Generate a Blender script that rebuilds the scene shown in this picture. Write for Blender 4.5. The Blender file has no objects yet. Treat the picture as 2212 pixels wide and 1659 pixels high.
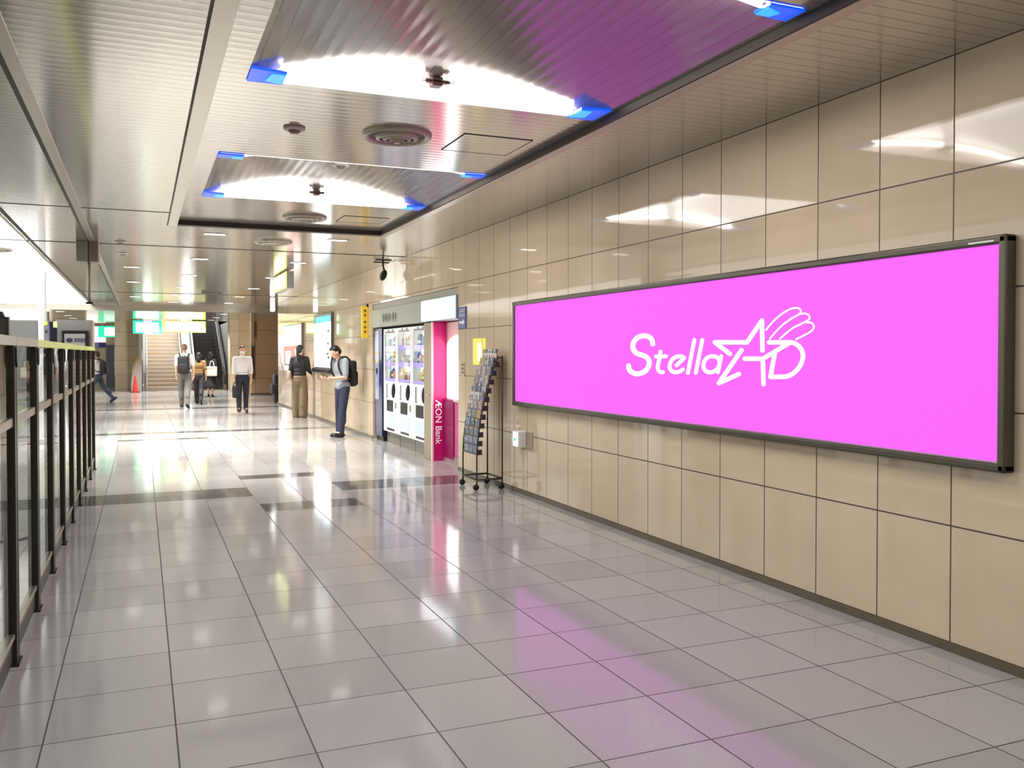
import bpy, bmesh, math, random
from mathutils import Vector, Matrix

random.seed(7)
SC = bpy.context.scene
COL = SC.collection
PI = math.pi

# ---------------------------------------------------------------- camera, world, exposure
F_PX, U0, V0, HORIZON = 1913.0, 1106.0, 829.5, 764.0
YAW, PITCH, EYE = math.radians(22.7), math.radians(1.0), 1.527
cam = bpy.data.cameras.new('camera')
cam_ob = bpy.data.objects.new('camera', cam)
COL.objects.link(cam_ob)
cam.sensor_width = 36.0
cam.lens = F_PX / 2212.0 * 36.0
cam.shift_y = -((V0 - HORIZON) - F_PX * math.tan(PITCH)) / 2212.0
cam.clip_start, cam.clip_end = 0.05, 200
cam_ob.location = (0, 0, EYE)
cam_ob.rotation_euler = (PI / 2 - PITCH, 0, -YAW)
SC.camera = cam_ob

world = bpy.data.worlds.new('world')
world.use_nodes = True
world.node_tree.nodes['Background'].inputs[0].default_value = (1.0, 0.98, 0.94, 1)
world.node_tree.nodes['Background'].inputs[1].default_value = 5.0
SC.world = world

SC.view_settings.view_transform = 'Standard'
SC.view_settings.look = 'None'
SC.view_settings.gamma = 1.0
SC.view_settings.exposure = 0.0
SC.view_settings.use_curve_mapping = False
# area light added inside the left hall to brighten the floor pool
for dl_y, dl_w in ((15.5, 120.0),):
    dl = bpy.data.lights.new('floor_fill_light', 'AREA')
    dl.shape, dl.size, dl.size_y = 'RECTANGLE', 4.5, 1.4
    dl.energy, dl.color, dl.spread = dl_w, (1.0, 0.98, 0.95), math.radians(70)
    dl_ob = bpy.data.objects.new('floor_fill_light', dl)
    COL.objects.link(dl_ob)
    dl_ob.location = (-7.4, dl_y, 2.75)
    dl_ob.rotation_euler = (Vector((1.6, dl_y - 0.3, 0)) - Vector((-7.4, dl_y, 2.75))).to_track_quat('-Z', 'Y').to_euler()
SC.cycles.max_bounces = 7
SC.cycles.diffuse_bounces = 4
SC.cycles.glossy_bounces = 4
SC.cycles.transparent_max_bounces = 12
SC.cycles.adaptive_threshold = 0.06
SC.cycles.sample_clamp_indirect = 8.0


def ray(u, v):
    """Direction of the camera ray through a pixel of the 2212x1659 photograph."""
    r = (u - U0) / F_PX
    up = (V0 - v) / F_PX + cam.shift_y * 2212.0 / F_PX
    d = cam_ob.rotation_euler.to_matrix() @ Vector((r, up, -1.0))
    return d


def on_floor(u, v, z=0.0):
    d = ray(u, v)
    t = (z - EYE) / d.z
    return Vector((d.x * t, d.y * t, z))


def on_wall(u, v, x):
    d = ray(u, v)
    t = x / d.x
    return Vector((x, d.y * t, EYE + d.z * t))


def at_y(u, v, y):
    d = ray(u, v)
    t = y / d.y
    return Vector((d.x * t, y, EYE + d.z * t))


# ---------------------------------------------------------------- materials
def srgb(r, g, b):
    def f(c):
        c /= 255.0
        return c / 12.92 if c <= 0.04045 else ((c + 0.055) / 1.055) ** 2.4
    return (f(r), f(g), f(b), 1.0)


MATS = {}


def mat(name, col=(0.5, 0.5, 0.5, 1), rough=0.5, metal=0.0, emit=0.0, ecol=None, spec=0.5, coat=0.0, noise=0.0):
    if name in MATS:
        return MATS[name]
    m = bpy.data.materials.new(name)
    m.use_nodes = True
    nt = m.node_tree
    p = nt.nodes['Principled BSDF']
    p.inputs['Base Color'].default_value = col
    p.inputs['Roughness'].default_value = rough
    p.inputs['Metallic'].default_value = metal
    p.inputs['Specular IOR Level'].default_value = spec
    p.inputs['Coat Weight'].default_value = coat
    if emit:
        p.inputs['Emission Color'].default_value = ecol or col
        p.inputs['Emission Strength'].default_value = emit
    if noise:
        tc = nt.nodes.new('ShaderNodeTexCoord')
        nz = nt.nodes.new('ShaderNodeTexNoise')
        nz.inputs['Scale'].default_value = 14.0
        nz.inputs['Detail'].default_value = 4.0
        rp = nt.nodes.new('ShaderNodeMapRange')
        rp.inputs['To Min'].default_value = 1 - noise
        rp.inputs['To Max'].default_value = 1 + noise
        mx = nt.nodes.new('ShaderNodeMix')
        mx.data_type = 'RGBA'
        mx.blend_type = 'MULTIPLY'
        mx.inputs['Factor'].default_value = 1
        mx.inputs['A'].default_value = col
        nt.links.new(tc.outputs['Object'], nz.inputs['Vector'])
        nt.links.new(nz.outputs['Fac'], rp.inputs['Value'])
        nt.links.new(rp.outputs[0], mx.inputs['B'])
        nt.links.new(mx.outputs['Result'], p.inputs['Base Color'])
    MATS[name] = m
    return m


class NG:
    """Tiny helper for node graphs."""
    def __init__(self, m):
        self.nt = m.node_tree
        self.n = self.nt.nodes
        self.l = self.nt.links
        self.p = self.n['Principled BSDF']

    def link(self, a, b):
        self.l.new(a, b)

    def math(self, op, a, b=None, c=None):
        n = self.n.new('ShaderNodeMath')
        n.operation = op
        for i, v in enumerate((a, b, c)):
            if v is None:
                continue
            if hasattr(v, 'is_linked'):
                self.link(v, n.inputs[i])
            else:
                n.inputs[i].default_value = v
        return n.outputs[0]

    def mix(self, fac, a, b, blend='MIX'):
        n = self.n.new('ShaderNodeMix')
        n.data_type = 'RGBA'
        n.blend_type = blend
        for key, v in (('Factor', fac), ('A', a), ('B', b)):
            if hasattr(v, 'is_linked'):
                self.link(v, n.inputs[key] if key == 'Factor' else n.inputs[key])
            else:
                n.inputs[key].default_value = v
        return n.outputs['Result']

    def pos(self):
        g = self.n.new('ShaderNodeNewGeometry')
        s = self.n.new('ShaderNodeSeparateXYZ')
        self.link(g.outputs['Position'], s.inputs[0])
        return g, s.outputs

    def line(self, c, start, step, half):
        """1 on a joint line of half-width `half` every `step` along coordinate c."""
        t = self.math('DIVIDE', self.math('SUBTRACT', c, start), step)
        fr = self.math('ABSOLUTE', self.math('SUBTRACT', self.math('FRACT', self.math('ADD', t, 0.5)), 0.5))
        return self.math('LESS_THAN', fr, half / step), self.math('FLOOR', t)


def tile_material(name, base, joint, ca, sa, da, cb, sb, db, half, rough, vary, tilt, speck=0.0, spec=0.5, jmix=0.8):
    m = mat(name, base, rough, spec=spec)
    g = NG(m)
    geo, xyz = g.pos()
    la, ia = g.line(xyz[ca], sa, da, half)
    lb, ib = g.line(xyz[cb], sb, db, half)
    lines = g.math('MAXIMUM', la, lb)
    cmb = g.n.new('ShaderNodeCombineXYZ')
    g.link(ia, cmb.inputs[0])
    g.link(ib, cmb.inputs[1])
    wn = g.n.new('ShaderNodeTexWhiteNoise')
    wn.noise_dimensions = '3D'
    g.link(cmb.outputs[0], wn.inputs['Vector'])
    br = g.math('ADD', g.math('MULTIPLY', wn.outputs['Value'], vary), 1 - vary / 2)
    nz = g.n.new('ShaderNodeTexNoise')
    nz.inputs['Scale'].default_value = 160.0 if speck else 3.0
    nz.inputs['Detail'].default_value = 3.0
    g.link(geo.outputs['Position'], nz.inputs['Vector'])
    amp = speck if speck else 0.10
    nb = g.math('ADD', g.math('MULTIPLY', nz.outputs['Fac'], amp * 2), 1 - amp)
    tot = g.math('MULTIPLY', br, nb)
    vc = g.n.new('ShaderNodeCombineXYZ')
    for i in range(3):
        g.link(tot, vc.inputs[i])
    c = g.mix(1.0, base, vc.outputs[0], 'MULTIPLY')
    c = g.mix(g.math('MULTIPLY', lines, jmix), c, joint)
    g.link(c, g.p.inputs['Base Color'])
    # every slab is set at a minutely different angle, so reflections break at the joints
    sub = g.n.new('ShaderNodeVectorMath')
    sub.operation = 'SUBTRACT'
    g.link(wn.outputs['Color'], sub.inputs[0])
    sub.inputs[1].default_value = (0.5, 0.5, 0.5)
    sc = g.n.new('ShaderNodeVectorMath')
    sc.operation = 'SCALE'
    g.link(sub.outputs[0], sc.inputs[0])
    sc.inputs['Scale'].default_value = tilt
    ad = g.n.new('ShaderNodeVectorMath')
    g.link(sc.outputs[0], ad.inputs[0])
    g.link(geo.outputs['Normal'], ad.inputs[1])
    nm = g.n.new('ShaderNodeVectorMath')
    nm.operation = 'NORMALIZE'
    g.link(ad.outputs[0], nm.inputs[0])
    g.link(nm.outputs[0], g.p.inputs['Normal'])
    rr = g.math('ADD', g.math('MULTIPLY', lines, 0.5), rough)
    g.link(rr, g.p.inputs['Roughness'])
    return m


def ribbed_metal(name, base, axis, step, groove, rough, metal, bump):
    """Narrow metal strips laid side by side along one axis, the seams running across it."""
    m = mat(name, base, rough, metal)
    g = NG(m)
    geo, xyz = g.pos()
    ln, idx = g.line(xyz[axis], 0.0, step, groove)
    c = g.mix(g.math('MULTIPLY', ln, 0.55), base, (0.05, 0.045, 0.035, 1))
    g.link(c, g.p.inputs['Base Color'])
    t = g.math('MULTIPLY', xyz[axis], 2 * PI / step)
    s = g.math('MULTIPLY', g.math('SINE', t), bump)
    cv = g.n.new('ShaderNodeCombineXYZ')
    g.link(s, cv.inputs[axis])
    ad = g.n.new('ShaderNodeVectorMath')
    g.link(cv.outputs[0], ad.inputs[0])
    g.link(geo.outputs['Normal'], ad.inputs[1])
    nm = g.n.new('ShaderNodeVectorMath')
    nm.operation = 'NORMALIZE'
    g.link(ad.outputs[0], nm.inputs[0])
    g.link(nm.outputs[0], g.p.inputs['Normal'])
    return m


WALL_Y0, WALL_DY = 3.305, 0.4906
M_WALL = tile_material('beige_stone_tile', srgb(207, 189, 162), srgb(64, 48, 32), 1, WALL_Y0, WALL_DY, 2, 0.045, 0.6, 0.0042, 0.045, 0.07, 0.005, jmix=0.95)
M_WALLX = tile_material('beige_stone_tile_end', srgb(224, 208, 176), srgb(90, 72, 50), 0, 0.0, 0.6, 2, 0.045, 0.6, 0.006, 0.12, 0.06, 0.008)
M_BROWN = tile_material('brown_wall_panel', srgb(182, 148, 116), srgb(84, 62, 42), 0, 0.3, 1.2, 2, 0.6, 0.9, 0.008, 0.25, 0.05, 0.004)
M_FLOOR = tile_material('grey_granite_tile', srgb(158, 156, 155), srgb(56, 50, 46), 0, 0.12, 0.4875, 1, 4.355, 0.4825, 0.0034, 0.085, 0.16, 0.006, speck=0.30, spec=0.25, jmix=0.9)
M_BAND = tile_material('dark_granite_band', srgb(86, 86, 85), srgb(40, 38, 36), 0, 0.12, 0.4875, 1, 4.355, 0.4825, 0.0028, 0.09, 0.06, 0.006, speck=0.22, spec=0.6)
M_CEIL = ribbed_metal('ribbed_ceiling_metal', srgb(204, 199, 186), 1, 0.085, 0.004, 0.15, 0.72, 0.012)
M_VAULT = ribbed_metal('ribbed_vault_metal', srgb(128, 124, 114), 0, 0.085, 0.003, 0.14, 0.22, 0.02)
M_CEIL_WHITE = mat('white_gloss_ceiling', srgb(240, 240, 234), 0.10, 0.45)
M_TRIM = mat('pale_metal_trim', srgb(190, 184, 168), 0.28, 0.8)
M_DARKTRIM = mat('dark_shadow_gap', srgb(58, 50, 40), 0.6)
M_SKIRT = mat('dark_stone_skirting', srgb(92, 82, 68), 0.25, noise=0.15)
M_STEEL = mat('brushed_steel', srgb(196, 192, 184), 0.25, 0.9)
M_FENCE = mat('dark_bronze_metal', srgb(56, 53, 46), 0.32, 0.7)
M_RAIL = mat('satin_grey_rail', srgb(150, 144, 130), 0.3, 0.8)
M_RAIL_REFLECT = mat('rail_sign_reflection', srgb(212, 232, 110), 0.35, 0.1)
M_BLACK = mat('black_plastic', srgb(24, 24, 24), 0.4)
M_WHITE = mat('white_plastic', srgb(236, 236, 232), 0.35)
M_GREY = mat('light_grey_panel', srgb(160, 161, 160), 0.35, noise=0.03)
M_OLIVE = mat('grey_olive_fascia', srgb(150, 150, 136), 0.35, 0.2)
M_NAVY = mat('navy_blue_panel', srgb(34, 42, 84), 0.25)
M_LAMP = mat('lamp_white', (1, 1, 1, 1), 0.5, emit=22.0, ecol=(1.0, 0.96, 0.93, 1))
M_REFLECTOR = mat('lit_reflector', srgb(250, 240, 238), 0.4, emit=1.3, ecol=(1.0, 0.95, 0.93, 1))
M_BLUE = mat('blue_lit_acrylic', srgb(10, 60, 235), 0.3, emit=0.9, ecol=(0.0, 0.10, 1.0, 1))
M_CYAN = mat('cyan_lit_acrylic', srgb(40, 150, 245), 0.3, emit=1.0, ecol=(0.02, 0.42, 1.0, 1))
M_DOWN = mat('downlight_glow', (1, 1, 1, 1), 0.5, emit=7.0, ecol=(1.0, 0.96, 0.9, 1))
M_CEIL_GLOW2 = mat('added_ceiling_glow_strong', (1, 1, 1, 1), 0.4, emit=1.7, ecol=(1.0, 0.99, 0.95, 1))
M_CEIL_GLOW = mat('added_ceiling_glow', (1, 1, 1, 1), 0.4, emit=1.5, ecol=(0.98, 0.99, 1.0, 1))
M_ADDED_WINDOW = mat('added_window_glow', (1, 1, 1, 1), 0.2, emit=2.0, ecol=(1.0, 0.99, 0.96, 1))
M_WINDOW = mat('bright_daylight_glass', (1, 1, 1, 1), 0.2, emit=6.0, ecol=(1.0, 0.99, 0.96, 1))

m = bpy.data.materials.new('clear_glass')
m.use_nodes = True
nt = m.node_tree
nt.nodes.remove(nt.nodes['Principled BSDF'])
tr = nt.nodes.new('ShaderNodeBsdfTransparent')
tr.inputs[0].default_value = (0.90, 0.93, 0.90, 1)
gl = nt.nodes.new('ShaderNodeBsdfGlossy')
gl.inputs['Roughness'].default_value = 0.02
fr = nt.nodes.new('ShaderNodeFresnel')
ms = nt.nodes.new('ShaderNodeMixShader')
fr.inputs[0].default_value = 1.09
gg = nt.nodes.new('ShaderNodeNewGeometry')
sb = nt.nodes.new('ShaderNodeMath')
sb.operation = 'SUBTRACT'
sb.inputs[0].default_value = 1.0
nt.links.new(gg.outputs['Backfacing'], sb.inputs[1])
mu = nt.nodes.new('ShaderNodeMath')
mu.operation = 'MULTIPLY'
nt.links.new(fr.outputs[0], mu.inputs[0])
nt.links.new(sb.outputs[0], mu.inputs[1])
nt.links.new(mu.outputs[0], ms.inputs[0])
nt.links.new(tr.outputs[0], ms.inputs[1])
nt.links.new(gl.outputs[0], ms.inputs[2])
nt.links.new(ms.outputs[0], nt.nodes['Material Output'].inputs[0])
M_GLASS = m


# ---------------------------------------------------------------- mesh helpers
class MB:
    def __init__(self):
        self.bm = bmesh.new()

    def box(self, a, b, mi=0):
        x0, y0, z0 = (min(a[i], b[i]) for i in range(3))
        x1, y1, z1 = (max(a[i], b[i]) for i in range(3))
        vs = [self.bm.verts.new(p) for p in ((x0, y0, z0), (x1, y0, z0), (x1, y1, z0), (x0, y1, z0), (x0, y0, z1), (x1, y0, z1), (x1, y1, z1), (x0, y1, z1))]
        for f in ((3, 2, 1, 0), (4, 5, 6, 7), (0, 1, 5, 4), (1, 2, 6, 5), (2, 3, 7, 6), (3, 0, 4, 7)):
            self.bm.faces.new([vs[i] for i in f]).material_index = mi
        return self

    def rbox(self, a, b, r=0.01, seg=2, mi=0):
        t = MB().box(a, b, mi)
        bmesh.ops.bevel(t.bm, geom=list(t.bm.edges), offset=r, segments=seg, profile=0.5, affect='EDGES')
        return self.join(t)

    def join(self, other):
        me = bpy.data.meshes.new('tmp')
        other.bm.to_mesh(me)
        self.bm.from_mesh(me)
        bpy.data.meshes.remove(me)
        other.bm.free()
        return self

    def quad(self, *pts, mi=0):
        f = self.bm.faces.new([self.bm.verts.new(p) for p in pts])
        f.material_index = mi
        return self

    def prism(self, pts, axis, a, b):
        """Outline pts (2D) pushed along axis from a to b; 2D order is the two other axes in xyz order."""
        def p3(p, t):
            l = list(p)
            l.insert(axis, t)
            return l
        v0 = [self.bm.verts.new(p3(p, a)) for p in pts]
        v1 = [self.bm.verts.new(p3(p, b)) for p in pts]
        n = len(pts)
        self.bm.faces.new(v0)
        self.bm.faces.new(list(reversed(v1)))
        for i in range(n):
            j = (i + 1) % n
            self.bm.faces.new((v0[j], v0[i], v1[i], v1[j]))
        bmesh.ops.recalc_face_normals(self.bm, faces=list(self.bm.faces))
        return self

    def tube(self, pts, r, seg=8, closed=False):
        pts = [Vector(p) for p in pts]
        rs = r if isinstance(r, (list, tuple)) else [r] * len(pts)
        rings = []
        prev = None
        for i, p in enumerate(pts):
            a = pts[max(i - 1, 0)]
            b = pts[min(i + 1, len(pts) - 1)]
            d = (b - a).normalized()
            if prev is None:
                s = d.cross(Vector((0, 0, 1)))
                if s.length < 1e-3:
                    s = d.cross(Vector((0, 1, 0)))
            else:
                s = prev - d * prev.dot(d)
            s.normalize()
            prev = s
            t = d.cross(s)
            rings.append([self.bm.verts.new(p + (s * math.cos(k * 2 * PI / seg) + t * math.sin(k * 2 * PI / seg)) * rs[i]) for k in range(seg)])
        for a, b in zip(rings, rings[1:]):
            for k in range(seg):
                self.bm.faces.new((a[k], a[(k + 1) % seg], b[(k + 1) % seg], b[k]))
        self.bm.faces.new(list(reversed(rings[0])))
        self.bm.faces.new(rings[-1])
        return self

    def lathe(self, prof, c, seg=32):
        """prof: (radius, z) pairs round the vertical axis through c."""
        rings = []
        for r, z in prof:
            if r < 1e-5:
                rings.append([self.bm.verts.new((c[0], c[1], c[2] + z))])
            else:
                rings.append([self.bm.verts.new((c[0] + r * math.cos(k * 2 * PI / seg), c[1] + r * math.sin(k * 2 * PI / seg), c[2] + z)) for k in range(seg)])
        for a, b in zip(rings, rings[1:]):
            for k in range(seg):
                q = [a[k % len(a)], a[(k + 1) % len(a)], b[(k + 1) % len(b)], b[k % len(b)]]
                u = []
                for x in q:
                    if x not in u:
                        u.append(x)
                if len(u) > 2:
                    self.bm.faces.new(u)
        bmesh.ops.recalc_face_normals(self.bm, faces=list(self.bm.faces))
        return self

    def ell(self, c, r, rot=None, seg=16):
        t = bmesh.new()
        bmesh.ops.create_uvsphere(t, u_segments=seg, v_segments=max(8, seg * 2 // 3), radius=1.0)
        mt = Matrix.Translation(Vector(c)) @ (rot.to_4x4() if rot is not None else Matrix.Identity(4)) @ Matrix.Diagonal((r[0], r[1], r[2], 1))
        bmesh.ops.transform(t, matrix=mt, verts=t.verts)
        me = bpy.data.meshes.new('tmp')
        t.to_mesh(me)
        t.free()
        self.bm.from_mesh(me)
        bpy.data.meshes.remove(me)
        return self

    def cap(self, p0, r0, p1, r1, seg=12):
        """Tapered limb with round ends."""
        p0, p1 = Vector(p0), Vector(p1)
        d = p1 - p0
        L = max(d.length, 1e-5)
        q = Vector((0, 0, 1)).rotation_difference(d.normalized()).to_matrix().to_4x4()
        prof = []
        for k in range(6):
            a = -PI / 2 + k * PI / 2 / 5
            prof.append((r0 * math.cos(a), r0 * math.sin(a)))
        for k in range(6):
            a = k * PI / 2 / 5
            prof.append((r1 * math.cos(a), L + r1 * math.sin(a)))
        t = MB()
        t.lathe(prof, (0, 0, 0), seg)
        bmesh.ops.transform(t.bm, matrix=Matrix.Translation(p0) @ q, verts=t.bm.verts)
        return self.join(t)

    def xf(self, mt):
        bmesh.ops.transform(self.bm, matrix=mt, verts=self.bm.verts)
        return self

    def build(self, name, mats, parent=None, smooth=False):
        me = bpy.data.meshes.new(name)
        if smooth:
            for f in self.bm.faces:
                f.smooth = True
        self.bm.to_mesh(me)
        self.bm.free()
        for mm in (mats if isinstance(mats, (list, tuple)) else [mats]):
            me.materials.append(mm)
        o = bpy.data.objects.new(name, me)
        COL.objects.link(o)
        if parent is not None:
            o.parent = parent
            o.matrix_parent_inverse = Matrix.Identity(4)
            # meshes below are built in world coordinates unless the parent sits at a place of its own
        return o


def tag(o, label, cat, group=None):
    o['label'] = label
    o['category'] = cat
    if group:
        o['group'] = group
    return o


def thing(name, label, cat, loc=(0, 0, 0), rotz=0.0, group=None):
    o = bpy.data.objects.new(name, None)
    COL.objects.link(o)
    o.empty_display_size = 0.1
    o.location = loc
    o.rotation_euler = (0, 0, rotz)
    return tag(o, label, cat, group)


def struct(o):
    o['kind'] = 'structure'
    return o


def plabel(o, text):
    o['label'] = text
    return o


def local(root):
    """Shift for meshes given in world coordinates under a root that stands at its own place (no rotation)."""
    return Matrix.Translation(-Vector(root.location))


def dup(root, loc, label, rotz=None, group=None):
    r = root.copy()
    COL.objects.link(r)
    r.location = loc
    if rotz is not None:
        r.rotation_euler = (0, 0, rotz)
    r['label'] = label
    if group:
        r['group'] = group
    for ch in list(root.children):
        c = ch.copy()
        COL.objects.link(c)
        c.parent = r
        for g in list(ch.children):
            d = g.copy()
            COL.objects.link(d)
            d.parent = c
    return r


def text_mesh(body, size, bold=0.0, name='lettering'):
    cu = bpy.data.curves.new('tmp_text', 'FONT')
    cu.body = body
    cu.size = size
    cu.offset = bold
    cu.align_x = 'CENTER'
    cu.align_y = 'CENTER'
    cu.resolution_u = 3
    o = bpy.data.objects.new('tmp_text', cu)
    COL.objects.link(o)
    dg = bpy.context.evaluated_depsgraph_get()
    me = bpy.data.meshes.new_from_object(o.evaluated_get(dg))
    COL.objects.unlink(o)
    bpy.data.objects.remove(o)
    bpy.data.curves.remove(cu)
    b = MB()
    b.bm.from_mesh(me)
    bpy.data.meshes.remove(me)
    return b


FACE_LEFT = Matrix(((0, 0, -1, 0), (-1, 0, 0, 0), (0, 1, 0, 0), (0, 0, 0, 1)))    # text plane facing -x, reading along -y
FACE_CAM = Matrix(((1, 0, 0, 0), (0, 0, -1, 0), (0, 1, 0, 0), (0, 0, 0, 1)))      # text plane facing -y
# ---------------------------------------------------------------- the setting
CZ = 3.045
TZ = 3.095
b = MB().box((-14, -7, -0.12), (9.5, 46, 0.0))
for x0, x1, y0, y1 in ((-14, 1.095, 9.80, 10.48), (1.1, 2.07, 11.15, 11.50), (2.07, 3.82, 9.84, 10.52), (1.1, 2.07, 8.80, 9.27),
                       (-14, 9.4, 18.15, 18.55), (-0.4, 1.1, 16.8, 17.05), (-14, 3.8, 26.0, 26.5), (-14, 1.1, 1.6, 2.2), (2.07, 3.82, 1.6, 2.2)):
    b.box((x0, y0, 0.0), (x1, y1, 0.0006), 1)
struct(b.build('floor', [M_FLOOR, M_BAND]))

FIX = [(-4.94, -2.86), (-0.87, 1.21), (3.22, 5.28), (7.27, 9.32)]
FX0, FX1 = 0.56, 2.80
b = MB()
b.box((-1.35, -7, CZ), (0.40, 30.5, 3.5)).box((2.85, -7, CZ), (3.82, 30.5, 3.5)).box((3.82, 27.5, CZ), (9.5, 30.5, 3.5))
b.box((0.40, 11.15, CZ), (2.85, 30.5, 3.5)).box((0.40, -7, CZ), (2.85, -5.6, 3.5))
ys = [-5.6] + [y for f in FIX for y in f] + [11.15]
for k in range(0, len(ys), 2):
    b.box((0.40, ys[k], TZ), (2.85, ys[k + 1], 3.5))
for fa, fb in FIX:
    b.box((0.40, fa, TZ), (FX0, fb, 3.5)).box((FX1, fa, TZ), (2.85, fb, 3.5))
struct(b.build('ceiling', M_CEIL))
struct(MB().box((-14, -7, CZ), (-1.36, 30.5, 3.5)).build('ceiling_left', M_CEIL_WHITE))
struct(MB().box((-14, 30.5, 2.88), (9.5, 39.0, 3.5)).box((-14, 39.0, 2.88), (0.05, 45, 3.5)).box((3.4, 39.0, 2.88), (9.5, 45, 3.5)).build('ceiling_far', M_CEIL))
struct(MB().box((0.30, -5.6, CZ - 0.006), (0.40, 11.25, TZ)).build('trim_1', M_TRIM))
struct(MB().box((2.85, -5.6, CZ - 0.006), (2.93, 11.25, TZ)).build('trim_2', M_TRIM))
struct(MB().box((0.40, 11.13, CZ - 0.004), (2.85, 11.25, TZ)).build('trim_3', M_DARKTRIM))
struct(MB().box((2.835, -5.6, CZ - 0.002), (2.852, 11.13, TZ)).build('trim_4', M_DARKTRIM))
struct(MB().box((0.285, -5.6, CZ - 0.004), (0.30, 11.25, CZ + 0.01)).build('trim_5', M_DARKTRIM))
struct(MB().box((-0.672, -7, CZ - 0.004), (-0.64, 30.5, CZ + 0.01)).build('trim_6', M_DARKTRIM))
struct(MB().box((-0.64, -7, CZ - 0.008), (-0.57, 30.5, CZ + 0.01)).build('trim_7', M_TRIM))
struct(MB().box((-1.375, -7, CZ - 0.01), (-1.345, 30.5, CZ + 0.01)).build('trim_8', M_DARKTRIM))
struct(MB().box((-14, 13.44, CZ - 0.004), (3.82, 13.50, CZ + 0.01)).build('trim_9', M_DARKTRIM))
struct(MB().box((-1.35, 10.23, CZ - 0.003), (0.285, 10.25, CZ + 0.01)).build('trim_10', M_DARKTRIM))
struct(MB().box((-14, 23.9, CZ - 0.004), (3.82, 24.0, CZ + 0.01)).build('trim_11', M_DARKTRIM))

struct(MB().box((3.82, -7, 0), (4.75, 10.95, 3.2)).box((3.82, 10.95, 2.40), (4.75, 15.6, 3.2)).box((3.82, 15.6, 0), (4.75, 27.5, 3.2))
       .box((4.70, 10.95, 0), (4.75, 15.6, 2.40)).build('wall_right', M_WALL))
struct(MB().box((3.806, -7, 0), (3.82, 10.95, 0.045)).box((3.806, 15.6, 0), (3.82, 27.5, 0.045)).build('baseboard_right', M_SKIRT))
struct(MB().box((-14, -7.2, 0), (9.5, -7, 3.5)).build('wall_rear', M_WALLX))
struct(MB().box((3.75, 34, 0), (9.5, 34.4, 2.88)).build('wall_far_right', M_BROWN))
struct(MB().box((3.72, 33.99, 0), (9.5, 34.0, 0.06)).build('baseboard_far_right', M_SKIRT))
struct(MB().box((3.4, 38, 0), (9.5, 38.4, 2.88)).box((3.27, 37, 0), (3.63, 38.0, 2.88)).build('wall_back_right', M_WALLX))
struct(MB().box((-1.02, 40.3, 0), (-0.55, 40.8, 2.88)).build('pillar', M_WALLX))
struct(MB().box((-0.55, 41.2, 0), (0.03, 41.6, 2.88)).box((-14, 44.4, 0), (-0.5, 44.8, 2.88)).build('wall_back_left', M_WALLX))
struct(MB().box((-0.1, 39.4, 0), (0.05, 47.6, 5.6)).box((3.4, 39.0, 0), (3.55, 47.6, 5.6)).box((-0.1, 47.6, 0), (3.55, 47.8, 5.6)).build('wall_stairwell', M_GREY))
struct(MB().box((9.4, 27.5, 0), (9.5, 34, 3.5)).box((4.75, 27.3, 0), (9.5, 27.5, 3.5)).build('wall_side', M_WALLX))
struct(MB().box((-14.2, -7, 0), (-14, 46, 3.5)).build('wall_left', M_GREY))


def window(name, a, b, axis, nx, nz, frame_w=0.05, glass=None):
    r = bpy.data.objects.new(name, None)
    COL.objects.link(r)
    struct(r)
    MB().box(a, b).build('window_glass', glass or M_WINDOW, r)
    f = MB()
    lo, hi = Vector(a), Vector(b)
    o = [0, 0, 0]
    o[axis] = 0.04
    for k in range(nx + 1):
        h = 1 - axis
        c = lo[h] + (hi[h] - lo[h]) * k / nx
        p, q = list(lo - Vector(o)), list(hi + Vector(o))
        p[h], q[h] = c - frame_w / 2, c + frame_w / 2
        f.box(p, q)
    for k in range(nz + 1):
        c = lo[2] + (hi[2] - lo[2]) * k / nz
        p, q = list(lo - Vector(o)), list(hi + Vector(o))
        p[2], q[2] = c - frame_w / 2, c + frame_w / 2
        f.box(p, q)
    f.build('window_frame', M_STEEL, r)
    return r


window('window_1', (-6.6, 44.28, 0.4), (-3.75, 44.32, 2.8), 1, 3, 2)
window('added_light_window', (-13.92, 2, 0.9), (-13.88, 42, 2.9), 0, 20, 2, glass=M_ADDED_WINDOW)  # unseen side window, added to light the fence and the hall


# ---------------------------------------------------------------- glow sheets added under the left ceiling to whiten it and light the hall
for nm, ya, yb in (('over the ticket gates, nearest the viewer', 2.0, 13.36), ('between the two cross joints', 13.58, 23.84), ('farthest back before the lower ceiling', 24.06, 30.4)):
    r = thing('added_ceiling_glow_sheet', 'broad glowing sheet added under the white ceiling left of the fence, ' + nm, 'ceiling light', (-3.9, (ya + yb) / 2, CZ), 0, 'added glowing ceiling sheets on the left')
    S = local(r)
    MB().box((-6.4, ya, CZ - 0.010), (-1.42, yb, CZ - 0.002)).xf(S).build('glow_sheet', M_CEIL_GLOW if ya < 10 else M_CEIL_GLOW2, r)
    f = MB()
    for x in (-6.42, -3.9, -1.42):
        f.box((x - 0.012, ya, CZ - 0.014), (x + 0.012, yb, CZ))
    f.xf(S).build('frame_bars', M_TRIM, r)

# ---------------------------------------------------------------- vaulted light coves in the ceiling tray
def arch(t):
    return 0.13 * (1 - t * t)


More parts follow.
